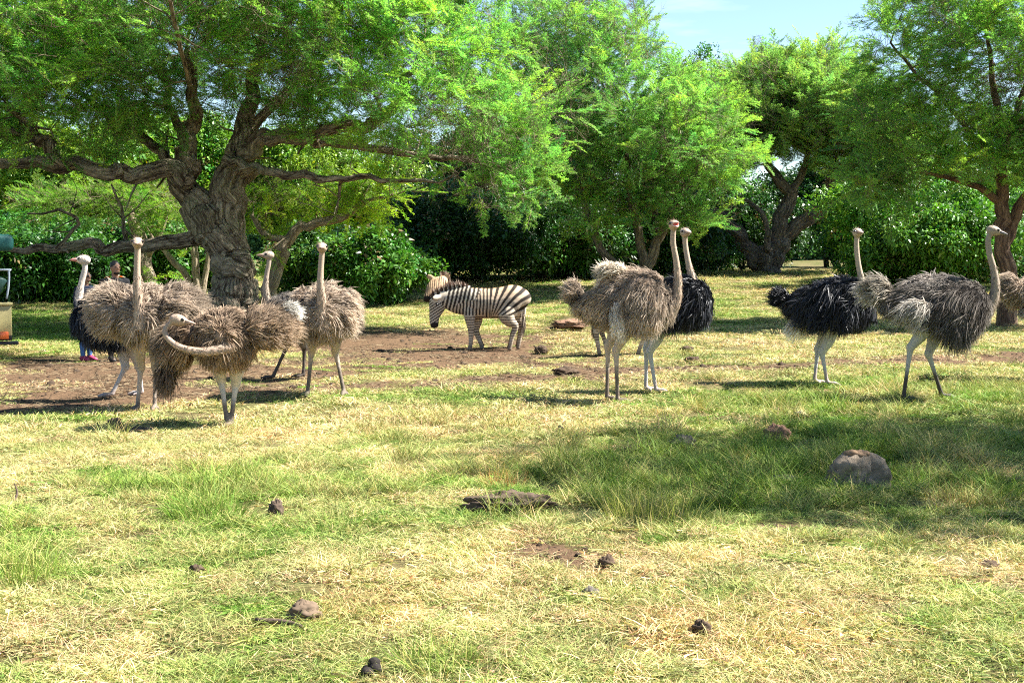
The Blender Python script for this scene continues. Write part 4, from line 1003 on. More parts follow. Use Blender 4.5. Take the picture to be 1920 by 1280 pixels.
    near = np.concatenate([((V[i:i + 3000, None] - M[None]) ** 2).sum(2).argmin(1) for i in range(0, len(V), 3000)]); kk = K[near]
    C = np.tile(np.asarray(kit['d0']) * 1.6, (len(V), 1))
    nk = np.asarray(white_neck if white_neck is not None else kit['neck'])
    zn0, zn1 = npts[0][2], npts[-1][2]
    C[kk == 1] = nk
    C[kk == 2] = nk * 1.08
    if neck_dark:
        t = np.clip((V[:, 2] - zn0) / (zn1 - zn0), 0, 1); m = (kk == 1)
        w = 1 - sst(neck_dark - 0.06, neck_dark + 0.05, t)
        C[m] = C[m] * (1 - w[m, None]) + np.asarray(kit['d1']) * w[m, None]
    m = kk == 3
    zz = V[:, 2] - float(np.mean([q[2] for q in feet])) + 0.04
    w = sst(mud_h + 0.12, mud_h - 0.12, zz + 0.10 * (vn(V[:, 0], V[:, 2], 0.05, 3) - 0.5))[:, None]
    lc = np.asarray(kit['leg'])[None] * (1 - w) + np.asarray(kit['mud'])[None] * w
    C[m] = lc[m]
    set_col(me, C); me.materials.append(m_skin)
    body = obj('body', me, root)
    # head pieces
    if head:
        for sgn in (-1, 1):
            simple('eye', [ellip(hc + hd * 0.028 + hl * 0.056 * sgn + hu * 0.016, (0.021, 0.017, 0.020), nu=10, nv=6)], m_eye, root, True)
        bm = plain('beak_%d' % seed, beak_col, 0.5, 0.35, 0.15, 20)
        bx_, ax = [], math.radians(gape)
        for sg, w0 in ((1, 0.4), (-1, 0.6)):
            dd = hd * math.cos(ax * w0) + hu * math.sin(ax * w0) * sg
            bx_.append(loft([hc + hd * 0.055 + hu * 0.008 * sg, hc + hd * 0.07 + dd * 0.035 + hu * 0.007 * sg, hc + hd * 0.07 + dd * 0.075 + hu * 0.003 * sg, hc + hd * 0.07 + dd * 0.108 - hu * 0.004],
                            [(0.048, 0.019), (0.042, 0.016), (0.030, 0.011), (0.012, 0.006)], 12, up=tuple(hu)))
        simple('beak', bx_, bm, root, True)
        if gape:
            simple('mouth', [ellip(hc + hd * 0.10, (0.052, 0.036, 0.024 * gape / 25), np.stack([hd, hl, hu], 1), 12, 8)], plain('red_mouth', (0.50, 0.05, 0.04), 0.4, 0.5, 0.1), root, True)
        # whitish fuzz on the crown
        N = 160; a = r.normal(0, 1, (N, 3)); a = norm(a); a = a[(a @ hu) > 0.0]; N = len(a)
        pp = hc - hd * 0.015 + (a @ np.stack([hd, hl, hu], 1).T) * 0 + np.stack([a @ hd, a @ hl, a @ hu], 1) @ np.stack([hd * 0.072, hl * 0.069, hu * 0.066])
        V_, Q_, t, bi = strips(pp, norm(a - hd * 0.4), r.uniform(0.018, 0.04, N), np.full(N, 0.005), r.normal(0, 0.2, (N, 3)), 3, None, r)
        HF = (V_, Q_, np.tile(nk * 0.6, (len(V_), 1)) * r.uniform(0.6, 1.3, N)[bi][:, None])
    else:
        HF = None
    # short feathers up the lower neck
    cur = spline(np.hstack([np.array(npts), nr[:, None]]), 60); tn = norm(np.gradient(cur[:, :3], axis=0))
    N = 420; q = (r.random(N) ** 1.6 * 34).astype(int); a = norm(np.cross(tn[q], r.normal(size=(N, 3))))
    t = (cur[q, 2] - zn0) / max(zn1 - zn0, 0.2)
    lc = np.where((t < max(neck_dark, 0.12))[:, None], np.asarray(kit['d1']) * 0.8, nk * 0.85)
    V_, Q_, tt, bi = strips(cur[q, :3] + a * cur[q, 3:] * 0.96, norm(-tn[q] * 1.0 + a * 0.35 + r.normal(0, 0.2, (N, 3))), r.uniform(0.03, 0.07, N) * np.interp(q, (0, 34), (1.5, 0.5)), np.full(N, 0.012), r.normal(0, 0.1, (N, 3)) + np.array((0, 0, -.1)), 3, None, r)
    NF = (V_, Q_, lc[bi] * r.uniform(0.7, 1.25, N)[bi][:, None])
    if HF: NF = (np.vstack([NF[0], HF[0]]), np.vstack([NF[1], HF[1] + len(NF[0])]), np.vstack([NF[2], HF[2]]))
    # body plumage
    s = r.uniform(-1, 1, n_tuft); th = r.uniform(0, 2 * math.pi, n_tuft)
    s[:160] = 1.0
    pf = prof(s); pf[:160] *= np.sqrt(r.random(160))
    n_ = norm(np.outer(np.cos(th) / ry, lf) + np.outer(np.sin(th) / rz, up) + f * (np.interp(s, (-1, -0.6, 0.5, 1), (-1.2, -0.6, 0.5, 2.2)) / ry * 0.6)[:, None])
    pp = c + np.outer(s * ln / 2, f) + np.outer(np.cos(th) * ry * pf, lf) + np.outer(np.sin(th) * rz * pf, up)
    fl = -f * 0.8 + np.array((0, 0, -0.55)) * np.clip(1.1 - np.sin(th), 0.2, 1.6)[:, None]
    fl = fl - n_ * (fl * n_).sum(1, keepdims=True)
    V_, Q_, C_ = tufts(pp, fl, n_, tuft_len, kit['d0'], kit['d1'], r, 0.30)
    Vn, Qn, Cn = NF; Q_ = np.vstack([Q_, Qn + len(V_)]); V_ = np.vstack([V_, Vn]); C_ = np.vstack([C_, Cn])
    obj('plumage', np_mesh('plumage', V_, Q_, kit['mat'], C_), root)
    # wings, tail and skirts of longer plumes
    for pd in pads:
        nm, pc, prd, flw, tl, cnt = pd[:6]; cnt = int(cnt * 1.35); opt = pd[6] if len(pd) > 6 else {}
        B = np.stack([f, lf, up], 1)
        cc = c + B @ np.asarray(pc, float); fw_ = norm(B @ np.asarray(flw, float))
        dd = norm(r.normal(size=(cnt, 3))); side = np.sign(pc[1]) if abs(pc[1]) > 0.1 else 0
        if side: dd[:, 1] = np.where(dd[:, 1] * side < -0.35, -dd[:, 1], dd[:, 1])
        nl = norm(dd / np.asarray(prd)) @ B.T; q = cc + (dd * np.asarray(prd)) @ B.T
        c0, c1 = opt.get('col', (kit['d0'], kit['d1']))
        fan = opt.get('fan', 0.25)
        fl = fw_ + (q - cc) * fan * 2
        V_, Q_, C_ = tufts(q, fl, nl, tl * 0.6, c0, c1, r, opt.get('lift', 0.3), opt.get('per', 10), opt.get('wid', 0.0125), opt.get('droop', 0.45), opt.get('jt', 0.3))
        core = ellip(cc, np.asarray(prd) * 0.9, B, 16, 10)
        V_, Q_, T_ = join([(V_, Q_, np.zeros((0, 3), int)), core])
        C_ = np.vstack([C_, np.tile(np.asarray(c0) * 1.2, (len(core[0]), 1))])
        obj(nm, np_mesh(nm, V_, [Q_, T_], m_feather if 'col' in opt else kit['mat'], C_), root)
    return root

# from left to right
ostrich('black ostrich with white neck and pink beak facing left before the woman in jeans', 17.5, (238, 745), 180, (222, 598), (1.15, 0.29, 0.34), 2,
        [(172, 596, -.02), (156, 576, -.03), (149, 556), (153, 530), (159, 505), (159, 489)], 180,
        [((236, 598, .12), (235, 688, .15), (210, 751, .1)), ((250, 598, -.1), (261, 690, .25), (266, 737, .35))], COCK,
        [('wing', (0.05, 0.27, 0.0), (0.40, 0.10, 0.26), (-0.7, 0, -0.5), 0.26, 420), ('tail', (-0.60, 0, 0.12), (0.14, 0.13, 0.14), (-0.6, 0, 0.4), 0.22, 140, {'col': CREAM})], 401,
        beak_col=(0.62, 0.24, 0.20), neck_dark=0.16, white_neck=(0.50, 0.42, 0.35), mud_h=0.1)
ostrich('tan ostrich facing the camera with wings puffed out beside the black one', 16.2, (276, 766), -84, (276, 588), (1.10, 0.37, 0.36), 0,
        [(262, 612, -.46), (260, 585, -.52), (258, 550, -.55), (257, 510, -.56), (258, 475, -.56), (258, 457, -.57)], -78,
        [((258, 600, -.05), (264, 690, .1), (258, 768, -.02)), ((292, 600, 0), (292, 690, .12), (290, 763, .03))], HEN,
        [('wing', (0.10, -0.34, 0.06), (0.42, 0.27, 0.30), (-0.25, -0.9, 0.35), 0.22, 620, {'droop': 0.4}), ('wing', (0.10, 0.36, 0.05), (0.42, 0.30, 0.29), (-0.25, 0.9, 0.35), 0.25, 720, {'droop': 0.4}),
         ('tail', (-0.55, 0, 0.14), (0.15, 0.2, 0.18), (-0.6, 0, 0.6), 0.2, 160)], 402, mud_h=0.15, head_pitch=-3)
ostrich('dark brown ostrich bending its pale neck back to preen', 14.5, (430, 800), -88, (428, 632), (1.05, 0.32, 0.30), 4,
        [(462, 640, -.22), (432, 650, -.46), (405, 657, -.55), (372, 659, -.60), (340, 652, -.62), (318, 638, -.58), (309, 622, -.56), (317, 608, -.54), (331, 602, -.52)], 12,
        [((409, 655, -.05), (415, 714, .08), (426, 797, -.06)), ((449, 655, .02), (442, 721, .12), (433, 803, -.02))], HEN_DARK,
        [('back', (-0.15, 0.02, 0.10), (0.40, 0.46, 0.20), (-0.6, 0.1, 0.3), 0.18, 420), ('wing', (0.10, -0.46, -0.02), (0.34, 0.24, 0.22), (-0.2, -0.7, -0.55), 0.24, 560, {'droop': 0.5}), ('wing', (0.08, 0.36, 0.10), (0.36, 0.32, 0.21), (-0.2, 0.9, 0.35), 0.24, 700, {'droop': 0.25}),
         ('drooping_plumes', (0.12, -0.62, -0.34), (0.18, 0.09, 0.16), (0, -0.1, -1), 0.24, 160, {'col': ((0.03, 0.022, 0.016), (0.24, 0.17, 0.12))}),
         ('white_plumes', (-0.05, 0.66, 0.30), (0.14, 0.06, 0.07), (-0.2, 0.8, 0.5), 0.17, 90, {'col': CREAM})], 403, head_pitch=-12, neck_r=0.8, mud_h=0.28)
ostrich('ostrich half hidden behind the preening one with its neck before the old trunk', 20.3, (548, 705), 176, (566, 592), (1.15, 0.28, 0.33), 0,
        [(518, 580), (504, 566), (498, 545), (500, 515), (504, 494), (505, 480)], 195,
        [((545, 620, -.1), (540, 645, .05), (512, 710, -.05)), ((570, 620, .1), (571, 652, .2), (569, 702, .15))], HEN_GREY,
        [('wing', (0.05, 0.27, 0.04), (0.40, 0.10, 0.24), (-0.7, 0, -0.5), 0.24, 380), ('tail', (-0.58, 0, 0.12), (0.14, 0.13, 0.16), (-0.6, 0, 0.5), 0.22, 140)], 404, neck_r=0.95, mud_h=0.55)
ostrich('grey brown ostrich facing the camera between the old trunk and the zebras', 17.4, (612, 746), -90, (611, 586), (1.10, 0.30, 0.345), 0,
        [(607, 606, -.46), (604, 580, -.52), (602, 550, -.55), (601, 515, -.55), (603, 482, -.55), (604, 466, -.56)], -86,
        [((590, 598, -.05), (584, 660, .08), (577, 747, 0)), ((632, 598, 0), (629, 660, .12), (645, 742, .05))], HEN,
        [('wing', (0.05, -0.28, 0.05), (0.38, 0.12, 0.27), (-0.4, -0.6, -0.1), 0.19, 460), ('wing', (0.05, 0.28, 0.04), (0.38, 0.13, 0.27), (-0.4, 0.6, -0.1), 0.19, 480),
         ('tail', (-0.5, -0.05, 0.22), (0.15, 0.14, 0.16), (-0.4, 0, 0.8), 0.2, 160)], 405, mud_h=0.42)
ostrich('tall tan ostrich with its red beak wide open', 17.1, (1150, 750), -18, (1168, 572), (1.28, 0.29, 0.345), 2,
        [(1248, 592, -.10), (1266, 565, -.14), (1271, 530, -.15), (1268, 490, -.16), (1262, 455, -.17), (1263, 424, -.18)], -84,
        [((1172, 590, -.14), (1155, 658, -.05), (1158, 748, -.08)), ((1150, 600, .16), (1140, 650, .18), (1138, 744, .14))], HEN,
        [('wing', (0.33, -0.25, 0.04), (0.27, 0.14, 0.31), (-0.35, -0.1, -0.8), 0.22, 640), ('wing', (0.12, 0.10, 0.30), (0.40, 0.22, 0.16), (-0.9, 0, 0.25), 0.24, 420),
         ('tail', (-0.68, 0, 0.16), (0.10, 0.08, 0.15), (-0.35, 0, 0.9), 0.22, 170), ('pale_plumes', (-0.12, 0.0, 0.46), (0.16, 0.12, 0.08), (-0.7, 0, 0.6), 0.2, 110, {'col': ((0.3, 0.24, 0.17), (0.74, 0.66, 0.54))}),
         ('white_thigh', (0.03, -0.27, -0.20), (0.13, 0.15, 0.27), (0, 0, -1), 0.04, 160, {'col': ((0.6, 0.54, 0.47), (0.72, 0.66, 0.58)), 'lift': 0.1})], 406, head_pitch=4, gape=34, beak_col=(0.58, 0.36, 0.30), mud_h=0.45)
ostrich('black ostrich peering out behind the open-beaked one', 18.3, (1222, 736), -20, (1258, 566), (1.10, 0.30, 0.35), 0,
        [(1300, 590, -.15), (1303, 560, -.16), (1298, 525, -.15), (1290, 490, -.14), (1285, 460, -.14), (1284, 438, -.15)], -76,
        [((1218, 600, .1), (1212, 655, .15), (1211, 731, .12)), ((1236, 600, -.1), (1218, 660, -.02), (1230, 737, -.06))], COCK,
        [('wing', (0.08, -0.27, 0.0), (0.40, 0.10, 0.28), (-0.6, 0, -0.6), 0.26, 420), ('breast', (0.42, 0, 0.0), (0.16, 0.24, 0.28), (-0.2, 0, -0.9), 0.16, 320)], 407, neck_dark=0.42, mud_h=0.12, white_neck=(0.36, 0.27, 0.20))
ostrich('black ostrich with a curled tail and white rump plumes', 19.0, (1538, 724), -22, (1552, 570), (1.25, 0.30, 0.37), 3,
        [(1628, 600, -.18), (1632, 575, -.22), (1622, 545, -.24), (1611, 505, -.24), (1606, 465, -.24), (1607, 438, -.25)], -84,
        [((1545, 605, .12), (1533, 655, .15), (1527, 721, .1)), ((1556, 605, -.12), (1541, 662, -.06), (1551, 726, -.1))], COCK,
        [('wing', (0.05, -0.27, 0.02), (0.42, 0.11, 0.28), (-0.5, -0.05, -0.75), 0.28, 520), ('tail', (-0.70, 0, 0.12), (0.11, 0.10, 0.12), (-0.5, 0, 0.6), 0.20, 170), ('breast', (0.46, 0, -0.02), (0.16, 0.24, 0.30), (-0.2, 0, -0.9), 0.17, 320),
         ('white_plumes', (-0.42, -0.08, -0.28), (0.12, 0.10, 0.08), (-0.5, 0, -0.8), 0.22, 110, {'col': CREAM})], 408, neck_dark=0.38, mud_h=0.2, white_neck=(0.37, 0.285, 0.21))
ostrich('grey ostrich walking right with a white wing plume and dark muddy feet', 17.1, (1735, 750), -4, (1752, 572), (1.38, 0.30, 0.35), -2,
        [(1828, 604, -.06), (1854, 578, -.05), (1866, 545, -.05), (1864, 510, -.05), (1855, 475, -.05), (1853, 447, -.05), (1860, 434, -.05)], -2,
        [((1732, 600, -.12), (1707, 652, -.06), (1694, 742, -.1)), ((1748, 600, .12), (1741, 664, .06), (1766, 747, .08))], HEN_GREY,
        [('wing', (0.28, -0.26, -0.05), (0.32, 0.13, 0.31), (-0.6, -0.05, -0.7), 0.28, 620, {'col': ((0.07, 0.058, 0.05), (0.21, 0.18, 0.155))}), ('tail', (-0.74, 0, 0.17), (0.16, 0.12, 0.16), (-0.7, 0, 0.35), 0.24, 240, {'col': ((0.12, 0.10, 0.08), (0.5, 0.44, 0.36))}),
         ('wing', (0.10, 0.2, 0.24), (0.42, 0.16, 0.14), (-0.9, 0, 0.25), 0.22, 260), ('white_plumes', (-0.28, -0.30, -0.04), (0.20, 0.04, 0.09), (-0.85, -0.1, -0.25), 0.26, 80, {'col': ((0.3, 0.26, 0.22), (0.60, 0.55, 0.48)), 'jt': 0.2}),
         ('pale_flank', (-0.05, -0.16, -0.26), (0.30, 0.13, 0.08), (-0.6, 0, -0.6), 0.10, 120, {'col': ((0.3, 0.26, 0.22), (0.55, 0.5, 0.43))})], 409, beak_col=(0.17, 0.15, 0.15), mud_h=0.40, head_pitch=-14)
ostrich('brown ostrich cut off by the right edge', 19.5, (1985, 722), 3, (1968, 550), (1.25, 0.30, 0.36), 0,
        [(2045, 580), (2062, 550), (2066, 515), (2060, 475), (2055, 440), (2058, 425)], 0,
        [((1975, 600, -.1), (1965, 650, -.05), (1960, 718, -.1)), ((1990, 600, .1), (1985, 655, .1), (2005, 722, .1))], HEN,
        [('wing', (0.05, -0.27, 0.02), (0.40, 0.11, 0.27), (-0.7, 0, -0.5), 0.25, 420), ('tail', (-0.62, 0, 0.10), (0.13, 0.13, 0.18), (-0.5, 0, 0.4), 0.2, 180), ('pale_flank', (-0.25, -0.14, -0.27), (0.24, 0.13, 0.08), (-0.6, 0, -0.7), 0.14, 120, {'col': ((0.35, 0.3, 0.25), (0.66, 0.6, 0.52))})], 410)

# ------------------------------------------------------------------ zebras
m_zebra = vcol('zebra_coat', 0.75, 0.15, 0, 0.12, 40)
ZD = 26.0
def zp(px, py, dd=0.0):
    return P(px, py, ZD + dd)
Z0 = np.array((P(925, 655, ZD)[0], ZD, float(gz(P(925, 655, ZD)[0], ZD))))
def zq(px, py, dd=0.0):
    q = zp(px, py, dd) - Z0
    return q
def zebra(label, loc, rz, head_pose, seed, voxel=0.017):
    r = np.random.default_rng(seed)
    root = empty('zebra', loc, label, 'zebra', 'zebras in the field'); root.rotation_euler = (0, 0, rz)
    parts, mk = [], []
    def add(pts, rad, kind, sides=16, n=None, up=(0, 0, 1)):
        parts.append(loft(pts, rad, sides, up=up, n=n)); q = spline(np.asarray(pts, float), 20); mk.append((q, kind))
    add([zq(984, 574), zq(978, 568), zq(964, 566), zq(940, 568), (zq(915, 569)), zq(890, 569), zq(874, 570), zq(864, 572)],
        [(0.10, 0.15), (0.20, 0.28), (0.26, 0.345), (0.265, 0.315), (0.27, 0.30), (0.25, 0.31), (0.20, 0.275), (0.12, 0.18)], 0, 20, 22)
    if head_pose == 'down':
        nk = [zq(884, 563), zq(866, 564), zq(850, 563), zq(836, 561), zq(824, 560)]
        hd = [zq(822, 555), zq(821, 565), zq(819, 577), zq(815, 591), zq(814, 603), zq(815, 613)]
        ears = [(zq(824, 556, -.09), zq(809, 560, -.24)), (zq(822, 553, .09), zq(807, 552, .22))]
        mane = [zq(880, 538), zq(862, 538), zq(846, 540), zq(832, 545), zq(816, 552), zq(810, 560)]
    else:
        nk = [zq(884, 565), zq(866, 564), zq(850, 561), zq(838, 554, -.04), zq(829, 542, -.1)]
        hd = [zq(828, 525, -.10), zq(821, 530, -.24), zq(810, 541, -.40), zq(803, 553, -.50), zq(799, 562, -.56), zq(798, 566, -.58)]
        ears = [(zq(831, 523, -.14), zq(843, 511, -.16)), (zq(812, 524, -.20), zq(795, 516, -.18))]
        mane = [zq(846, 545), zq(842, 538), zq(838, 528), zq(832, 521, -.06), zq(824, 520, -.16)]
    add(nk, [(0.20, 0.31), (0.16, 0.285), (0.135, 0.245), (0.115, 0.185), (0.10, 0.14)] if head_pose == 'down' else [(0.2, 0.27), (0.15, 0.22), (0.13, 0.18), (0.11, 0.15), (0.10, 0.12)], 1, 16, 14)
    add(hd, [(0.09, 0.12), (0.11, 0.175), (0.105, 0.165), (0.075, 0.115), (0.072, 0.095), (0.066, 0.075)], 2, 16, 14, up=(1, 0, 0))
    for a, b_ in ears: add([a, a * 0.5 + b_ * 0.5, b_], [(0.025, 0.04), (0.03, 0.06), (0.012, 0.014)], 4, 8, 8)
    legs = [([(882, 578, -.08), (881, 595, -.15), (883, 620, -.15), (882, 646, -.15), (880, 656, -.15)], [0.16, 0.115, 0.062, 0.042, 0.05]),
            ([(890, 582, .08), (896, 600, .15), (893, 622, .15), (901, 643, .15), (904, 655, .15)], [0.15, 0.10, 0.058, 0.042, 0.05]),
            ([(956, 575, -.06), (950, 592, -.16), (958, 604, -.16), (967, 612, -.16), (961, 630, -.16), (957, 648, -.16), (955, 656, -.16)], [0.20, 0.175, 0.115, 0.066, 0.046, 0.042, 0.05]),
            ([(968, 576, .06), (968, 592, .15), (974, 604, .15), (977, 614, .15), (975, 632, .15), (972, 648, .15), (971, 657, .15)], [0.19, 0.155, 0.10, 0.064, 0.045, 0.042, 0.05])]
    for pts, rad in legs:
        q = [zq(*p) for p in pts]; q[-1][2] = 0.03
        add(q, rad, 3, 12, 18, up=(1, 0, 0))
    me = remesh(parts, voxel, 3, 0.5); V = coords(me)
    M = np.vstack([m[0] for m in mk]); K = np.concatenate([np.full(len(m[0]), m[1]) for m in mk])
    near = np.concatenate([((V[i:i + 3000, None] - M[None]) ** 2).sum(2).argmin(1) for i in range(0, len(V), 3000)]); kk = K[near]
    kpx = ZD / F
    px = 925 + V[:, 0] / kpx; py = 655 - (V[:, 2] - 0.0) / kpx + 0.5
    wob = (fbm(V[:, 0] * 3, V[:, 2] * 3 + V[:, 1], 1.0, 12) - 0.5) * 0.9
    piv = (918, 604)
    ang = np.arctan2(px - piv[0], np.maximum(piv[1] - py, -40) + 1e-3)
    phr = np.where(px > piv[0], ang * 56 / 10.2, (px - piv[0]) / 6.3 + np.clip((py - 575) / 60, -1, 1) * np.where(px < 895, 0.8, 0.0)) + wob * 0.35
    ph_leg = py / 5.0 + wob * 0.3
    ph_neck = (px - 868) / 7.6 + (py - 560) * 0.035 + wob * 0.3
    ph_head = (px * 0.55 + py * 0.8) / 4.4 + wob * 0.3 if head_pose == 'down' else (px - 818) / 4.0 + wob * 0.3
    legm = (kk == 3) & (py > 588)
    ph = np.where(kk == 2, ph_head, np.where((kk == 1), ph_neck, np.where(legm, ph_leg, phr)))
    s = np.sin(2 * math.pi * ph)
    thr = np.where(kk == 1, -0.30, np.where(kk == 2, 0.15, np.where(legm, 0.45, np.where(px > 930, 0.10, -0.02))))
    blk = sst(thr - 0.28, thr + 0.28, s)
    belly = sst(598, 606, py) * (kk == 0); blk = blk * (1 - belly)
    legfade = sst(625, 640, py) * (kk == 3); blk = blk * (1 - 0.6 * legfade)
    white = np.array((0.47, 0.40, 0.31)); tan = np.array((0.40, 0.265, 0.155))
    w_ = (0.2 + sst(575, 540, py) * 0.5 + sst(940, 960, px) * 0.0)[:, None] * ((kk < 1) | (kk == 3))[:, None]
    C = (white * (1 - w_) + tan * w_) * (1 - blk[:, None]) + np.array((0.022, 0.016, 0.012)) * blk[:, None]
    C = C * (0.82 + 0.36 * fbm(V[:, 0] + V[:, 1], V[:, 2], 0.12, 6))[:, None]
    mudw = (sst(632, 652, py) * (kk == 3))[:, None]; C = C * (1 - 0.75 * mudw) + np.array((0.10, 0.07, 0.05)) * 0.75 * mudw
    mz = (kk == 2) & (((V - hd[-1]) ** 2).sum(1) < 0.115 ** 2); C[mz] = (0.02, 0.016, 0.014)
    em = kk == 4; tip_d = np.min([((V - e[1]) ** 2).sum(1) for e in ears], axis=0)
    C[em] = np.where((tip_d[em] < 0.05 ** 2)[:, None], (0.03, 0.022, 0.018), (0.46, 0.38, 0.29))
    if head_pose == 'up': C = C * np.array((0.85, 0.66, 0.5))
    set_col(me, C); me.materials.append(m_zebra); obj('body', me, root)
    # upright striped mane
    cur = spline(mane, 60); N = 700; q = r.integers(0, 60, N)
    t = q / 59.0; dd = np.array((0, 0, 1.0)) + norm(cur[-1] - cur[0]) * 0.15
    V_, Q_, tt, bi = strips(cur[q] + r.normal(0, 0.012, (N, 3)) - np.array((0, 0, 0.03)), norm(dd + r.normal(0, 0.12, (N, 3))), np.interp(t, (0, 0.15, 0.8, 1), (0.07, 0.15, 0.15, 0.10)) * r.uniform(0.8, 1.1, N), np.full(N, 0.016), r.normal(0, 0.1, (N, 3)), 3, None, r)
    bl = (np.sin(2 * math.pi * ((925 + cur[q, 0] / kpx) - 868) / 8.2) > -0.2)
    cb = np.where(bl[:, None], (0.03, 0.022, 0.018), (0.62, 0.54, 0.44))
    C_ = cb[bi]; C_ = C_ * (1 - 0.55 * tt[:, None]) + np.array((0.22, 0.11, 0.07)) * 0.55 * tt[:, None]
    obj('mane', np_mesh('mane', V_, Q_, m_zebra, C_), root)
    # tail
    tl = [zq(980, 546), zq(984, 560), zq(984, 580), zq(982, 596)]
    V1, Q1, T1 = loft(tl, [0.04, 0.035, 0.028, 0.02], 8, n=12)
    N = 160; q0 = np.array(tl[-1]) + np.array((0, 0, 0.12)) * r.random((N, 1)) + r.normal(0, 0.014, (N, 3))
    V2, Q2, tt, bi = strips(q0, norm(np.array((-0.06, 0, -1)) + r.normal(0, 0.06, (N, 3))), r.uniform(0.25, 0.42, N), np.full(N, 0.014), r.normal(0, 0.06, (N, 3)), 4, None, r)
    V_, Q_, T_ = join([(V1, Q1, T1), (V2, Q2, np.zeros((0, 3), int))])
    C_ = np.vstack([np.tile((0.6, 0.52, 0.42), (len(V1), 1)), (np.array((0.55, 0.46, 0.36))[None] * (1 - tt[:, None]) + np.array((0.09, 0.06, 0.045)) * tt[:, None]) * r.uniform(0.7, 1.2, N)[bi][:, None]])
    obj('tail', np_mesh('tail', V_, [Q_, T_], m_zebra, C_), root)
    ax = norm(hd[2] - hd[1]); sd_ = norm(np.cross(ax, (1.0, 0, 0.2)) if head_pose == 'down' else np.cross(ax, (0, 0, 1.0)))
    for sg in (-1, 1):
        simple('eye', [ellip(hd[1] * 0.55 + hd[2] * 0.45 + sd_ * 0.098 * sg, (0.028, 0.028, 0.028), nu=8, nv=5)], m_eye, root, True)
    return root
zebra('zebra with lowered head standing side on over the bare dirt', Z0, 0, 'down', 501)
zebra('zebra hidden behind the grazing one with only its upturned ears and brow showing', Z0 + np.array((Z0[0] * 0.62 / 26, 0.62, float(gz(Z0[0], Z0[1] + .62)) - Z0[2] - 0.01)), 0, 'up', 502)
q3 = P(1172, 662, 24.6); q3[2] = float(gz(q3[0], q3[1]))
zebra('zebra standing hidden behind the open-beaked ostrich with only its legs showing', q3, math.pi, 'down', 503, 0.024)
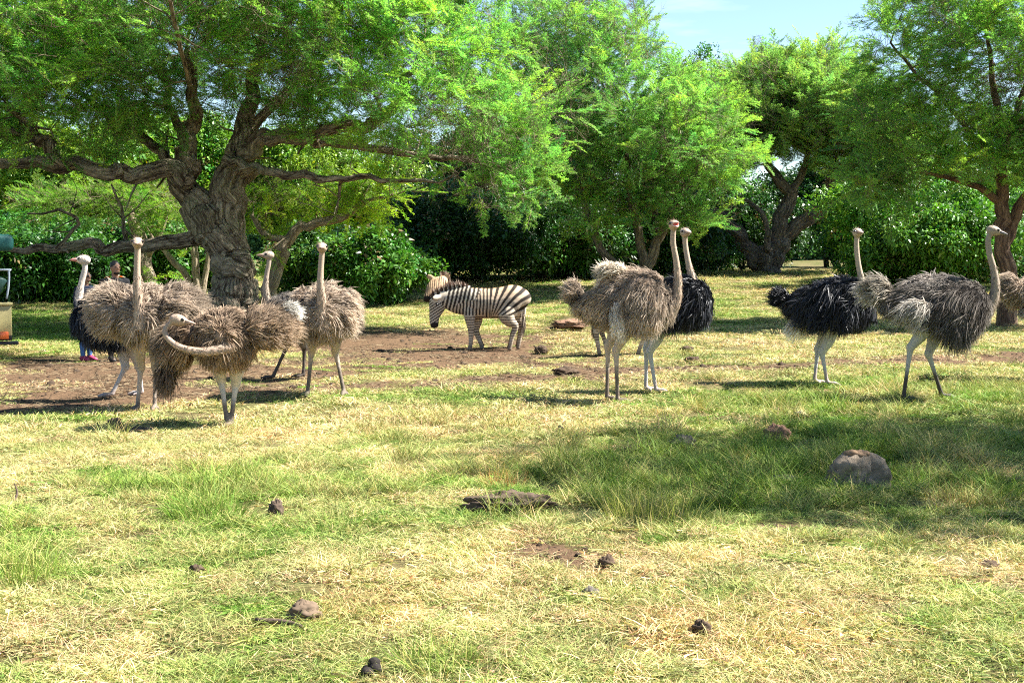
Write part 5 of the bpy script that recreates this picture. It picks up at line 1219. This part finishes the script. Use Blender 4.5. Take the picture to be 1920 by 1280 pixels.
# ------------------------------------------------------------------ two visitors
def person(name, label, px, py, d, top_py, yaw, skin, shirt, trousers, shoes, hair, extras, seed, hair_long=False, female=False):
    base = P(px, py, d); base[2] = float(gz(base[0], base[1]))
    H = P(px, top_py, d)[2] - base[2]
    root = empty(name, base, label, 'person', 'visitors by the old acacia'); root.rotation_euler = (0, 0, R(yaw))       # local +X is the way they face
    w = 0.92 if female else 1.0
    S = lambda x, y, z: np.array((x, y, z)) * H
    m_s = plain(name + '_skin_%d' % seed, skin, 0.55, 0.35, 0.12)
    tor = [S(0, 0, .50), S(0, 0, .55), S(.004, 0, .62), S(.008, 0, .72), S(0, 0, .79), S(-.004, 0, .825)]
    trr = [(.10 * w, .068), (.098 * w, .066), (.082 * w, .055), (.102 * w, .066), (.105 * w, .058), (.05, .04)]
    trr = [(a * H, b_ * H) for a, b_ in trr]
    def arm(k, g=1.0):
        return loft([S(-.004, k * .085 * w, .80), S(-.006, k * .115 * w, .795), S(-.012, k * .135 * w, .71), S(-.012, k * .142 * w, .635), S(.01, k * .140 * w, .56), S(.028, k * .136 * w, .487)],
                    [v * H * g for v in (.034, .033, .029, .024, .021, .016)], 10)
    def leg(k, g=1.0, z0=.045):
        return loft([S(0, k * .05 * w, .515), S(.004, k * .055 * w, .46), S(.006, k * .056 * w, .38), S(.004, k * .056 * w, .28), S(-.008, k * .056 * w, .19), S(-.006, k * .056 * w, z0)],
                    [v * H * g for v in (.056, .053, .045, .034, .032, .022)], 12)
    skinp = [loft(tor, [(a * .95, b_ * .95) for a, b_ in trr], 16, up=(1, 0, 0)), loft([S(-.004, 0, .80), S(.004, 0, .85), S(.008, 0, .885)], [.036 * H, .033 * H, .034 * H], 12)]
    hc = S(.014, 0, .932)
    skinp += [ellip(hc, np.array((.056, .045, .066)) * H), ellip(hc + S(.020, 0, -.032), np.array((.034, .033, .036)) * H), ellip(hc + S(.058, 0, -.006), np.array((.011, .010, .016)) * H, nu=8, nv=6),
              ellip(hc + S(.052, 0, -.036), np.array((.010, .018, .006)) * H, nu=8, nv=6)]
    for k in (-1, 1):
        skinp += [arm(k), leg(k), ellip(hc + S(-.002, k * .046, -.006), np.array((.012, .006, .017)) * H, nu=8, nv=6),
                  loft([S(-.02, k * .056 * w, .03), S(.03, k * .058 * w, .025), S(.085, k * .062 * w, .016)], [.022 * H, .026 * H, .018 * H], 8)]
        wr = S(.028, k * .136 * w, .487)
        skinp.append(loft([wr, wr + S(.004, 0, -.03), wr + S(.010, 0, -.052)], [(.012 * H, .018 * H), (.013 * H, .024 * H), (.010 * H, .022 * H)], 10, up=(1, 0, 0)))
        for j, (o_, l_) in enumerate(((-.018, .040), (-.006, .046), (.006, .043), (.017, .034))):
            a = wr + S(.010 + o_, 0, -.050); skinp.append(loft([a, a + S(.003, -k * .004, -l_ * .55), a + S(.002, -k * .012, -l_)], [.0055 * H, .005 * H, .004 * H], 6))
        a = wr + S(.016, 0, -.018); skinp.append(loft([a, a + S(.014, -k * .004, -.018), a + S(.016, -k * .010, -.038)], [.0065 * H, .006 * H, .0045 * H], 6))
    me = remesh(skinp, 0.011, 3); me.materials.append(m_s); obj('body', me, root)
    sh = [loft([p + np.array((0, 0, -.02 * H)) if i == 0 else p for i, p in enumerate(tor)], [(a * 1.07 + .006, b_ * 1.10 + .006) for a, b_ in trr], 16, up=(1, 0, 0))]
    for k in (-1, 1):
        sl = loft([S(-.004, k * .08 * w, .80), S(-.006, k * .115 * w, .797), S(-.012, k * .135 * w, .71)] + ([S(-.012, k * .142 * w, .66)] if not female else [S(-.012, k * .142 * w, .635), S(.01, k * .140 * w, .56), S(.024, k * .137 * w, .50)]),
                  [.043 * H, .042 * H, .038 * H] + ([.036 * H] if not female else [.032 * H, .027 * H, .022 * H]), 10); sh.append(sl)
    me = remesh(sh, 0.014, 4); me.materials.append(shirt); obj('shirt', me, root)
    tr = [loft([S(0, 0, .56), S(0, 0, .52), S(0, 0, .475)], [(.105 * w * H, .072 * H), (.112 * w * H, .078 * H), (.10 * w * H, .07 * H)], 16, up=(1, 0, 0))] + [leg(k, 1.16, .055) for k in (-1, 1)]
    me = remesh(tr, 0.014, 4); me.materials.append(trousers); obj('trousers', me, root)
    for k in (-1, 1):
        simple('shoe', [loft([S(-.035, k * .056 * w, .026), S(-.02, k * .056 * w, .034), S(.02, k * .058 * w, .032), S(.06, k * .060 * w, .022), S(.095, k * .062 * w, .014)],
                             [(.022 * H, .026 * H), (.026 * H, .032 * H), (.028 * H, .030 * H), (.028 * H, .020 * H), (.016 * H, .012 * H)], 12)], shoes, root, True)
        simple('eye', [ellip(hc + S(.050, k * .020, .006), np.array((.007, .008, .005)) * H, nu=8, nv=5)], m_eye, root, True)
    hp = [ellip(hc + S(-.010, 0, .018), np.array((.058, .050, .056)) * H)]
    if hair_long: hp.append(loft([hc + S(-.03, 0, .02), hc + S(-.052, 0, -.05), hc + S(-.06, 0, -.13)], [(.05 * H, .03 * H), (.052 * H, .026 * H), (.03 * H, .014 * H)], 12, up=(1, 0, 0)))
    me = remesh(hp, 0.012, 2); V = coords(me)
    V += 0.006 * (np.stack([vn(V[:, 0], V[:, 2] + V[:, 1], 0.02, 3 + i) for i in range(3)], 1) - 0.5); me.vertices.foreach_set('co', V.astype(np.float32).ravel())
    me.materials.append(hair); obj('hair', me, root)
    extras(root, S, hc, H, w)
    return root
m_hair = plain('black_hair', (0.012, 0.010, 0.009), 0.5, 0.4, 0.3)
m_blackcloth, m_orange = plain('black_cloth', (0.018, 0.018, 0.02), 0.9, 0.1), plain('orange_trim', (0.75, 0.12, 0.02), 0.8, 0.2)
m_navy, m_jeans = plain('navy_cloth', (0.022, 0.028, 0.05), 0.9, 0.1), plain('blue_denim', (0.08, 0.17, 0.36), 0.9, 0.1, 0.35, 30)
m_khaki, m_pink, m_dshoe = plain('dark_trousers', (0.05, 0.042, 0.035), 0.9, 0.1), plain('pink_shoe', (0.36, 0.04, 0.10), 0.6, 0.3), plain('dark_shoe', (0.03, 0.025, 0.02), 0.6, 0.3)
def man_extras(root, S, hc, H, w):
    for k in (-1, 1):
        simple('shoulder_stripe', [loft([S(-.002, k * .050 * w, .845), S(-.004, k * .085 * w, .838), S(-.006, k * .125 * w, .818), S(-.008, k * .155 * w, .77), S(-.010, k * .172 * w, .70)], [(.010 * H, .006 * H)] * 5, 8, up=(0, 0, 1))], m_orange, root, True)
    simple('beard', [ellip(hc + S(.022, 0, -.050), np.array((.030, .031, .021)) * H)], m_hair, root, True)
def woman_extras(root, S, hc, H, w):
    simple('sunglasses', [ellip(hc + S(.052, k * .020, .006), np.array((.010, .018, .014)) * H, nu=10, nv=6) for k in (-1, 1)] + [loft([hc + S(.050, k * .034, .010), hc + S(.0, k * .049, .008)], [.004, .004], 6) for k in (-1, 1)], m_eye, root, True)
person('person', 'bearded man in black shirt with orange shoulder stripes behind the tan ostrich', 219, 680, 23.3, 489, -48, (0.30, 0.16, 0.10), m_blackcloth, m_khaki, m_dshoe, m_hair, man_extras, 1)
person('person', 'woman in blue jeans, dark top and pink shoes behind the black ostrich', 163, 676, 23.4, 507, -25, (0.27, 0.15, 0.095), m_navy, m_jeans, m_pink, m_hair, woman_extras, 2, True, True)

# ------------------------------------------------------------------ safari truck at the left edge
tb = P(0, 690, 22.3); tb[2] = float(gz(tb[0] - 1.5, tb[1] + .9))
truck = empty('safari_truck', tb, 'safari truck with teal canopy and cream tail panel cut by the left edge', 'truck')
kx = 22.3 / F
truck.rotation_euler = (0, 0, R(22))
m_cream, m_dgreen, m_teal = plain('cream_paint', (0.33, 0.28, 0.12), 0.45, 0.4, 0.2, 3), plain('dark_green_paint', (0.012, 0.045, 0.035), 0.4, 0.45, 0.2, 3), plain('teal_canvas', (0.006, 0.075, 0.065), 0.55, 0.4, 0.3, 2)
m_blackp, m_lamp, m_rub, m_chr = plain('black_metal', (0.015, 0.015, 0.016), 0.5, 0.4), plain('orange_lens', (0.75, 0.14, 0.03), 0.25, 0.5, 0.05), plain('tyre_rubber', (0.02, 0.02, 0.02), 0.85, 0.2), plain('grey_rail', (0.25, 0.29, 0.33), 0.35, 0.5, 0.1)
zt = lambda py: P(0, py, 22.3)[2] - tb[2]
xr = 23 * kx
simple('tail_panel', [box((xr - 0.9, 0.02, (zt(573) + zt(630)) / 2), (1.8, 0.06, zt(573) - zt(630)))] + [box((xr - 0.03, 0.95, (zt(573) + zt(630)) / 2), (0.06, 1.80, zt(573) - zt(630) - 0.01))], m_cream, truck, bevel=0.015)
simple('panel_rim', [box((xr - 0.9, 0.015, zt(570)), (1.84, 0.10, 0.05))], m_cream, truck, bevel=0.01)
simple('bed_floor', [box((xr - 1.0, 0.95, zt(600)), (1.9, 1.78, 0.08))], m_blackp, truck)
simple('chassis', [box((xr - 1.5, 0.5, zt(634)), (3.0, 0.12, 0.14)), box((xr - 1.5, 1.4, zt(634)), (3.0, 0.12, 0.14))], m_blackp, truck)
simple('tail_light', [box((9 * kx, -0.03, zt(629)), (15 * kx, 0.06, 14 * kx))], m_lamp, truck, bevel=0.012)
simple('tail_light', [box((9 * kx, 1.86, zt(629)), (15 * kx, 0.06, 14 * kx))], m_lamp, truck, bevel=0.012)
simple('step', [box((10 * kx, -0.02, zt(643)), (48 * kx, 0.30, 0.05))], m_blackp, truck, bevel=0.01)
ob = simple('seat_tub', [loft([(xr - 0.85, 0.35, zt(562)), (xr - 0.85, 0.35, zt(535)), (xr - 0.80, 0.35, zt(508))], [(0.66, 0.28), (0.73, 0.31), (0.80, 0.34)], 4, up=(0, 1, 0))], m_dgreen, truck, bevel=0.03)
simple('grab_rail', [loft([(-0.9, -0.02, zt(507)), (14 * kx, -0.02, zt(506)), (20 * kx, -0.02, zt(510)), (19 * kx, -0.02, zt(535)), (15 * kx, -0.02, zt(560))], [0.018] * 5, 8, n=18)], m_chr, truck, True)
simple('canopy', [box((-1.42, 0.95, zt(455)), (3.4, 1.95, 0.30))], m_teal, truck, bevel=0.09)
for (x_, y_) in ((-0.15, 0.08), (-0.15, 1.8), (-2.9, 0.08), (-2.9, 1.8)):
    simple('canopy_post', [loft([(x_, y_, zt(600)), (x_, y_, zt(462))], [0.03, 0.03], 8)], m_blackp, truck, True)
for (x_, y_) in ((-0.75, 0.12), (-0.75, 1.75), (-3.1, 0.12), (-3.1, 1.75)):
    zc = 0.36
    th = np.linspace(0, 2 * math.pi, 29)
    ring = [(x_ + 0.27 * math.cos(t), y_, zc + 0.27 * math.sin(t)) for t in th]
    wheel = simple('wheel', [loft([(x_, y_ - 0.07, zc), (x_, y_ + 0.07, zc)], [0.2, 0.2], 20, up=(1, 0, 0))], m_chr, truck, True)
    simple('tyre', [loft(ring, [(0.09, 0.10)] * 29, 10, up=(0, 1, 0), cap=False)], m_rub, wheel, True)
simple('cab', [box((-3.3, 0.95, 1.0), (1.5, 1.78, 0.85)), box((-3.2, 0.95, 1.72), (1.1, 1.6, 0.55))], m_dgreen, truck, bevel=0.06)

# ------------------------------------------------------------------ stumps, logs, stones, dung, clods
def lump(name, label, cat, px, py, wpx, hpx, mat, seed, rough=0.35, freq=2.2, depth=0.8, group=None, sink=0.45, lean=None, fine=0.3, nu=32, nv=20, block=1.0):
    r = np.random.default_rng(seed); p = ground(px, py); k = p[1] / F
    rx, rz = wpx * k / 2, hpx * k / (1 + 1 - sink) ; ry = rx * depth
    V, Q, T = ellip((0, 0, 0), (1, 1, 1), nu=nu, nv=nv)
    V = np.sign(V) * np.abs(V) ** block
    s = r.uniform(0, 50)
    nn = fbm(V[:, 0] * freq + s + V[:, 2], V[:, 1] * freq + V[:, 2] * 1.7 * freq, 1.0, seed % 30) - 0.5
    n2 = fbm(V[:, 0] * freq * 3.1 + s, V[:, 1] * freq * 3.1 + V[:, 2] * 5.3, 1.0, (seed + 5) % 30) - 0.5
    V = V * (1 + rough * 2 * nn + fine * 2 * n2)[:, None] * np.array((rx, ry, rz))
    V[:, 2] += rz * (1 - sink)
    V[:, 2] = np.maximum(V[:, 2], -rz * 0.3)
    o = obj(name, np_mesh(name, V, [Q, T], mat, smooth=False), loc=p)
    o.rotation_euler = (0, 0, r.uniform(-0.4, 0.4)) if lean is None else lean
    return tag(o, label, cat, group)
m_stump = plain('weathered_wood', (0.19, 0.15, 0.11), 0.95, 0.05, 0.85, 22, bump=1.0)
m_soil, m_dung, m_stone, m_rust, m_logm = plain('dark_earth', (0.075, 0.052, 0.036), 0.95, 0.1, 0.5, 20, bump=0.8), plain('black_dung', (0.024, 0.02, 0.017), 0.8, 0.12, 0.4, 25, bump=0.5), plain('grey_stone', (0.105, 0.09, 0.075), 0.95, 0.08, 0.5, 14, bump=0.8), plain('rusty_stone', (0.20, 0.115, 0.075), 0.9, 0.15, 0.7, 9, bump=0.8), plain('old_log', (0.095, 0.068, 0.05), 0.95, 0.1, 0.85, 18, bump=1.0)
rs = np.random.default_rng(603); ns = 40
rings = []
for z_ in np.linspace(-0.06, 0.315, 18):
    r_ = np.interp(z_, (-0.06, 0.02, 0.16, 0.24, 0.285, 0.315), (0.26, 0.265, 0.235, 0.205, 0.16, 0.06))
    th = np.linspace(0, 2 * math.pi, ns, endpoint=False)
    lob = 1 + 0.15 * np.cos(th * 3 + 0.7 + 2 * z_) + 0.09 * np.cos(th * 5 + 2.1) - 0.13 * np.abs(np.cos(th * 4.5 + 5 * z_)) ** 6 + 0.5 * (fbm(np.cos(th) * 2.5 + 9, np.sin(th) * 2.5 + z_ * 12, 1.0, 14) - 0.5)
    rr_ = r_ * lob * (1 + rs.normal(0, 0.035, ns))
    rings.append(np.stack([np.cos(th) * rr_ + 0.10 * z_, np.sin(th) * rr_ * 0.8, np.full(ns, z_) + rs.normal(0, 0.006, ns)], 1))
V = np.vstack(rings + [np.array([(0.04, 0, 0.32)])]); ix_ = np.arange(len(rings) * ns).reshape(len(rings), ns)
Q = np.stack([ix_[:-1], np.roll(ix_[:-1], -1, 1), np.roll(ix_[1:], -1, 1), ix_[1:]], -1).reshape(-1, 4)
T = np.stack([ix_[-1], np.roll(ix_[-1], -1), np.full(ns, len(V) - 1)], 1)
st = tag(obj('tree_stump', np_mesh('tree_stump', V, [Q, T], m_stump, smooth=False), loc=ground(1602, 914)), 'large weathered grey stump in the shaded grass', 'stump')
pk = ground(1602, 912)
for i, (dx, dz, s_) in enumerate(((-0.03, 0.30, 0.07), (0.07, 0.30, 0.06), (0.02, 0.29, 0.08))):
    V, Q, T = ellip((0, 0, 0), (s_, s_ * 0.8, s_ * 0.5), nu=18, nv=10); V = V * (1 + 0.6 * (fbm(V[:, 0] * 30 + i, V[:, 1] * 30 + V[:, 2] * 20, 1.0, i) - 0.5))[:, None]
    o = obj('broken_top', np_mesh('broken_top', V, [Q, T], plain('brown_wood_%d' % i, (0.2, 0.13, 0.08), 0.9, 0.1, 0.5, 20)), st, (dx, -0.03, dz))
lump('fallen_log', 'dark bark log half sunk in the grass below the orange tuft', 'log', 955, 960, 165, 36, m_logm, 602, 0.35, 2.2, 0.34, lean=(0, -0.05, 0.12), sink=0.5, fine=0.3, nu=80, nv=30)
lump('stone', 'grey stone in the shade left of the small orange tuft', 'stone', 1280, 840, 52, 24, m_stone, 603)
lump('stone', 'dark stone with a rusty face in the shaded grass', 'stone', 1456, 828, 48, 34, m_rust, 604, 0.4)
lump('stone', 'flat tan stone lying left of the weathered stump', 'stone', 1466, 908, 62, 18, plain('tan_stone', (0.26, 0.2, 0.14), 0.9, 0.15, 0.4, 12), 605)
lump('stone', 'small grey stone near the feet of the walking grey ostrich', 'stone', 1500, 783, 30, 12, m_stone, 606)
lump('stone', 'flat brown stone bedded in the turf above the dry stick', 'stone', 570, 1160, 62, 34, plain('brown_stone', (0.13, 0.092, 0.062), 0.9, 0.15, 0.4, 12), 607, 0.2, sink=0.55)
lump('earth_clod', 'dark crumbly clod in the left foreground turf', 'clod', 368, 1076, 27, 20, m_soil, 608, 0.4, fine=0.3)
o = lump('dung', 'black dung ball at the bottom of the picture', 'dung', 686, 1264, 17, 18, m_dung, 609, 0.15)
for i, (dx, dy, dz) in enumerate(((0.045, 0.01, 0.03), (0.02, -0.03, 0.02), (0.03, 0.03, 0.05))):
    V, Q, T = ellip((dx, dy, dz), (0.032, 0.03, 0.028), nu=16, nv=10); obj('pellet', np_mesh('pellet', V, [Q, T], m_dung), o)
lump('earth_clod', 'crumbly clod in the dry foreground grass below the shade', 'clod', 1316, 1186, 34, 24, m_soil, 610, 0.4, fine=0.3)
lump('earth_clod', 'rounded clod on the bare scrape in the turf', 'clod', 1137, 1062, 32, 22, m_soil, 611, 0.3)
lump('stone', 'pale grey stone below the bare scrape', 'stone', 1107, 1116, 34, 16, m_stone, 612)
lump('earth_clod', 'low clod in the straw at the right edge', 'clod', 1852, 1066, 44, 16, m_soil, 613, 0.4)
lump('earth_clod', 'small dark clod in the sunlit grass before the tall ostrich', 'clod', 1051, 812, 13, 15, m_dung, 614)
lump('stub', 'dark wooden stub beside the pale straw tuft', 'stub', 517, 968, 28, 30, m_logm, 615, 0.35, fine=0.25)
lump('earth_clod', 'wide flat clod on the track between zebra and tall ostrich', 'clod', 1060, 703, 48, 15, m_soil, 616, 0.35)
lump('earth_clod', 'upright clod right of the grazing zebra hooves', 'clod', 1015, 663, 24, 17, m_soil, 617, 0.35)
lump('earth_clod', 'flat clod behind the black ostrich with the curled tail', 'clod', 1288, 660, 26, 11, m_soil, 618, 0.35)
lump('earth_clod', 'dark clod on the track right of the black ostrich legs', 'clod', 1298, 680, 30, 12, m_soil, 619, 0.35)
lump('earth_mound', 'low earth mound on the lawn behind the tall ostrich tail', 'mound', 1068, 612, 70, 13, m_rust, 620, 0.35, depth=1.0, sink=0.5, fine=0.3)
lump('wood_and_shadow_lump', 'flat dark lump standing in for the shadow of the preening ostrich', 'wood', 245, 812, 84, 12, m_logm, 621, 0.3, 2.0, 0.25)  # dark lump added where the preening ostrich only casts its shadow
lump('wood_and_shadow_lump', 'short tilted piece of wood at the left below the track', 'wood', 214, 800, 34, 16, m_logm, 622, 0.3, 2.0, 0.35, lean=(0, -0.5, 0.3))
def stick(label, a, b_, r0, h0, h1, mat):
    p, q = ground(*a), ground(*b_); p0 = p.copy(); mid = (p + q) / 2 + np.array((0.02, 0.03, 0.01)); p = p + (0, 0, h0); q = q + (0, 0, h1)
    V, Q, T = loft(np.array([p, mid + (0, 0, (h0 + h1) / 2), q]) - p0, [r0, r0 * 0.8, r0 * 0.4], 8, n=9)
    tag(obj('stick', np_mesh('stick', V, [Q, T], mat), loc=p0), label, 'stick')
stick('dry grey stick lying below the flat brown stone', (480, 1170), (585, 1190), 0.018, 0.02, 0.02, m_logm)
stick('thin dark stake stuck upright in the left grass', (22, 945), (28, 941), 0.012, -0.02, 0.15, m_logm)
# loose clods over the churned soil, too alike to tell apart
cl_me = []
for i in range(5):
    V, Q, T = ellip((0, 0, 0), (1, 0.9, 0.7), nu=10, nv=6); V = V * (1 + 0.8 * (fbm(V[:, 0] * 2 + i * 7, V[:, 1] * 2 + V[:, 2] * 3, 1.0, i) - 0.5))[:, None]
    cl_me.append(np_mesh('earth_clod', V, [Q, T], m_soil))
rc = np.random.default_rng(9); k = 0
while k < 130:
    d = rc.uniform(16.5, 31); x = rc.uniform(-0.42, 0.25) * d
    if fields(np.array([x]), np.array([d]))[0][0] < 0.55: continue
    s = 0.028 + 0.05 * rc.random() ** 2.5
    o = obj('earth_clod', cl_me[k % 5], loc=on_ground(x, d)); o.scale = (s * rc.uniform(0.8, 1.5), s, s * rc.uniform(0.7, 1.1)); o.rotation_euler = (0, 0, rc.uniform(0, 6.28))
    tag(o, 'small loose earth clod scattered over the bare churned soil', 'clod', 'loose clods on the churned soil'); k += 1
# crumbs of soil and bits of dry litter
li = [source('crumb_%d' % i, cl_me[i]) for i in range(3)]
V, Q, t, bi = strips(np.array([(x_, y_, 0.012) for x_, y_ in rc.uniform(-0.25, 0.25, (26, 2))]), norm(rc.normal(size=(26, 3)) * (1, 1, 0.12)), rc.uniform(0.06, 0.2, 26), np.full(26, 0.009), rc.normal(0, 0.15, (26, 3)) * (1, 1, 0.2), 3)
V[:, 2] = np.abs(V[:, 2])
m_litter = plain('dry_litter', (0.22, 0.165, 0.10), 0.9, 0.1, 0.4, 30)
li.append(source('litter', np_mesh('litter', V, Q, m_litter)))
x_ = rc.uniform(-0.45, 0.45, 28000); d_ = np.concatenate([rc.uniform(8, 34, 26000), rc.uniform(6.3, 11.5, 2000)]); x_ = x_ * d_
dm = fields(x_, d_)[0]; k_ = rc.random(len(dm)) < (dm * 0.55 + 0.004); x_, d_ = x_[k_], d_[k_]; n = len(x_)
ix = np.where((rc.random(n) < 0.12) & (d_ > 13), 3, rc.integers(0, 3, n)); s_ = np.where(ix == 3, rc.uniform(0.6, 1.2, n), 0.008 + 0.024 * rc.random(n) ** 3)
lo = scatter('soil_litter', np.stack([x_, d_, gz(x_, d_)], 1), np.stack([rc.normal(0, .3, n) * (ix < 3), rc.normal(0, .3, n) * (ix < 3), rc.uniform(0, 6.28, n)], 1), s_[:, None] * np.ones((1, 3)), ix, np.ones((n, 3)), li)
tag(lo, 'crumbs of soil and dry litter over the bare ground', 'litter')
bpy.data.scenes.remove(tmp_scene)
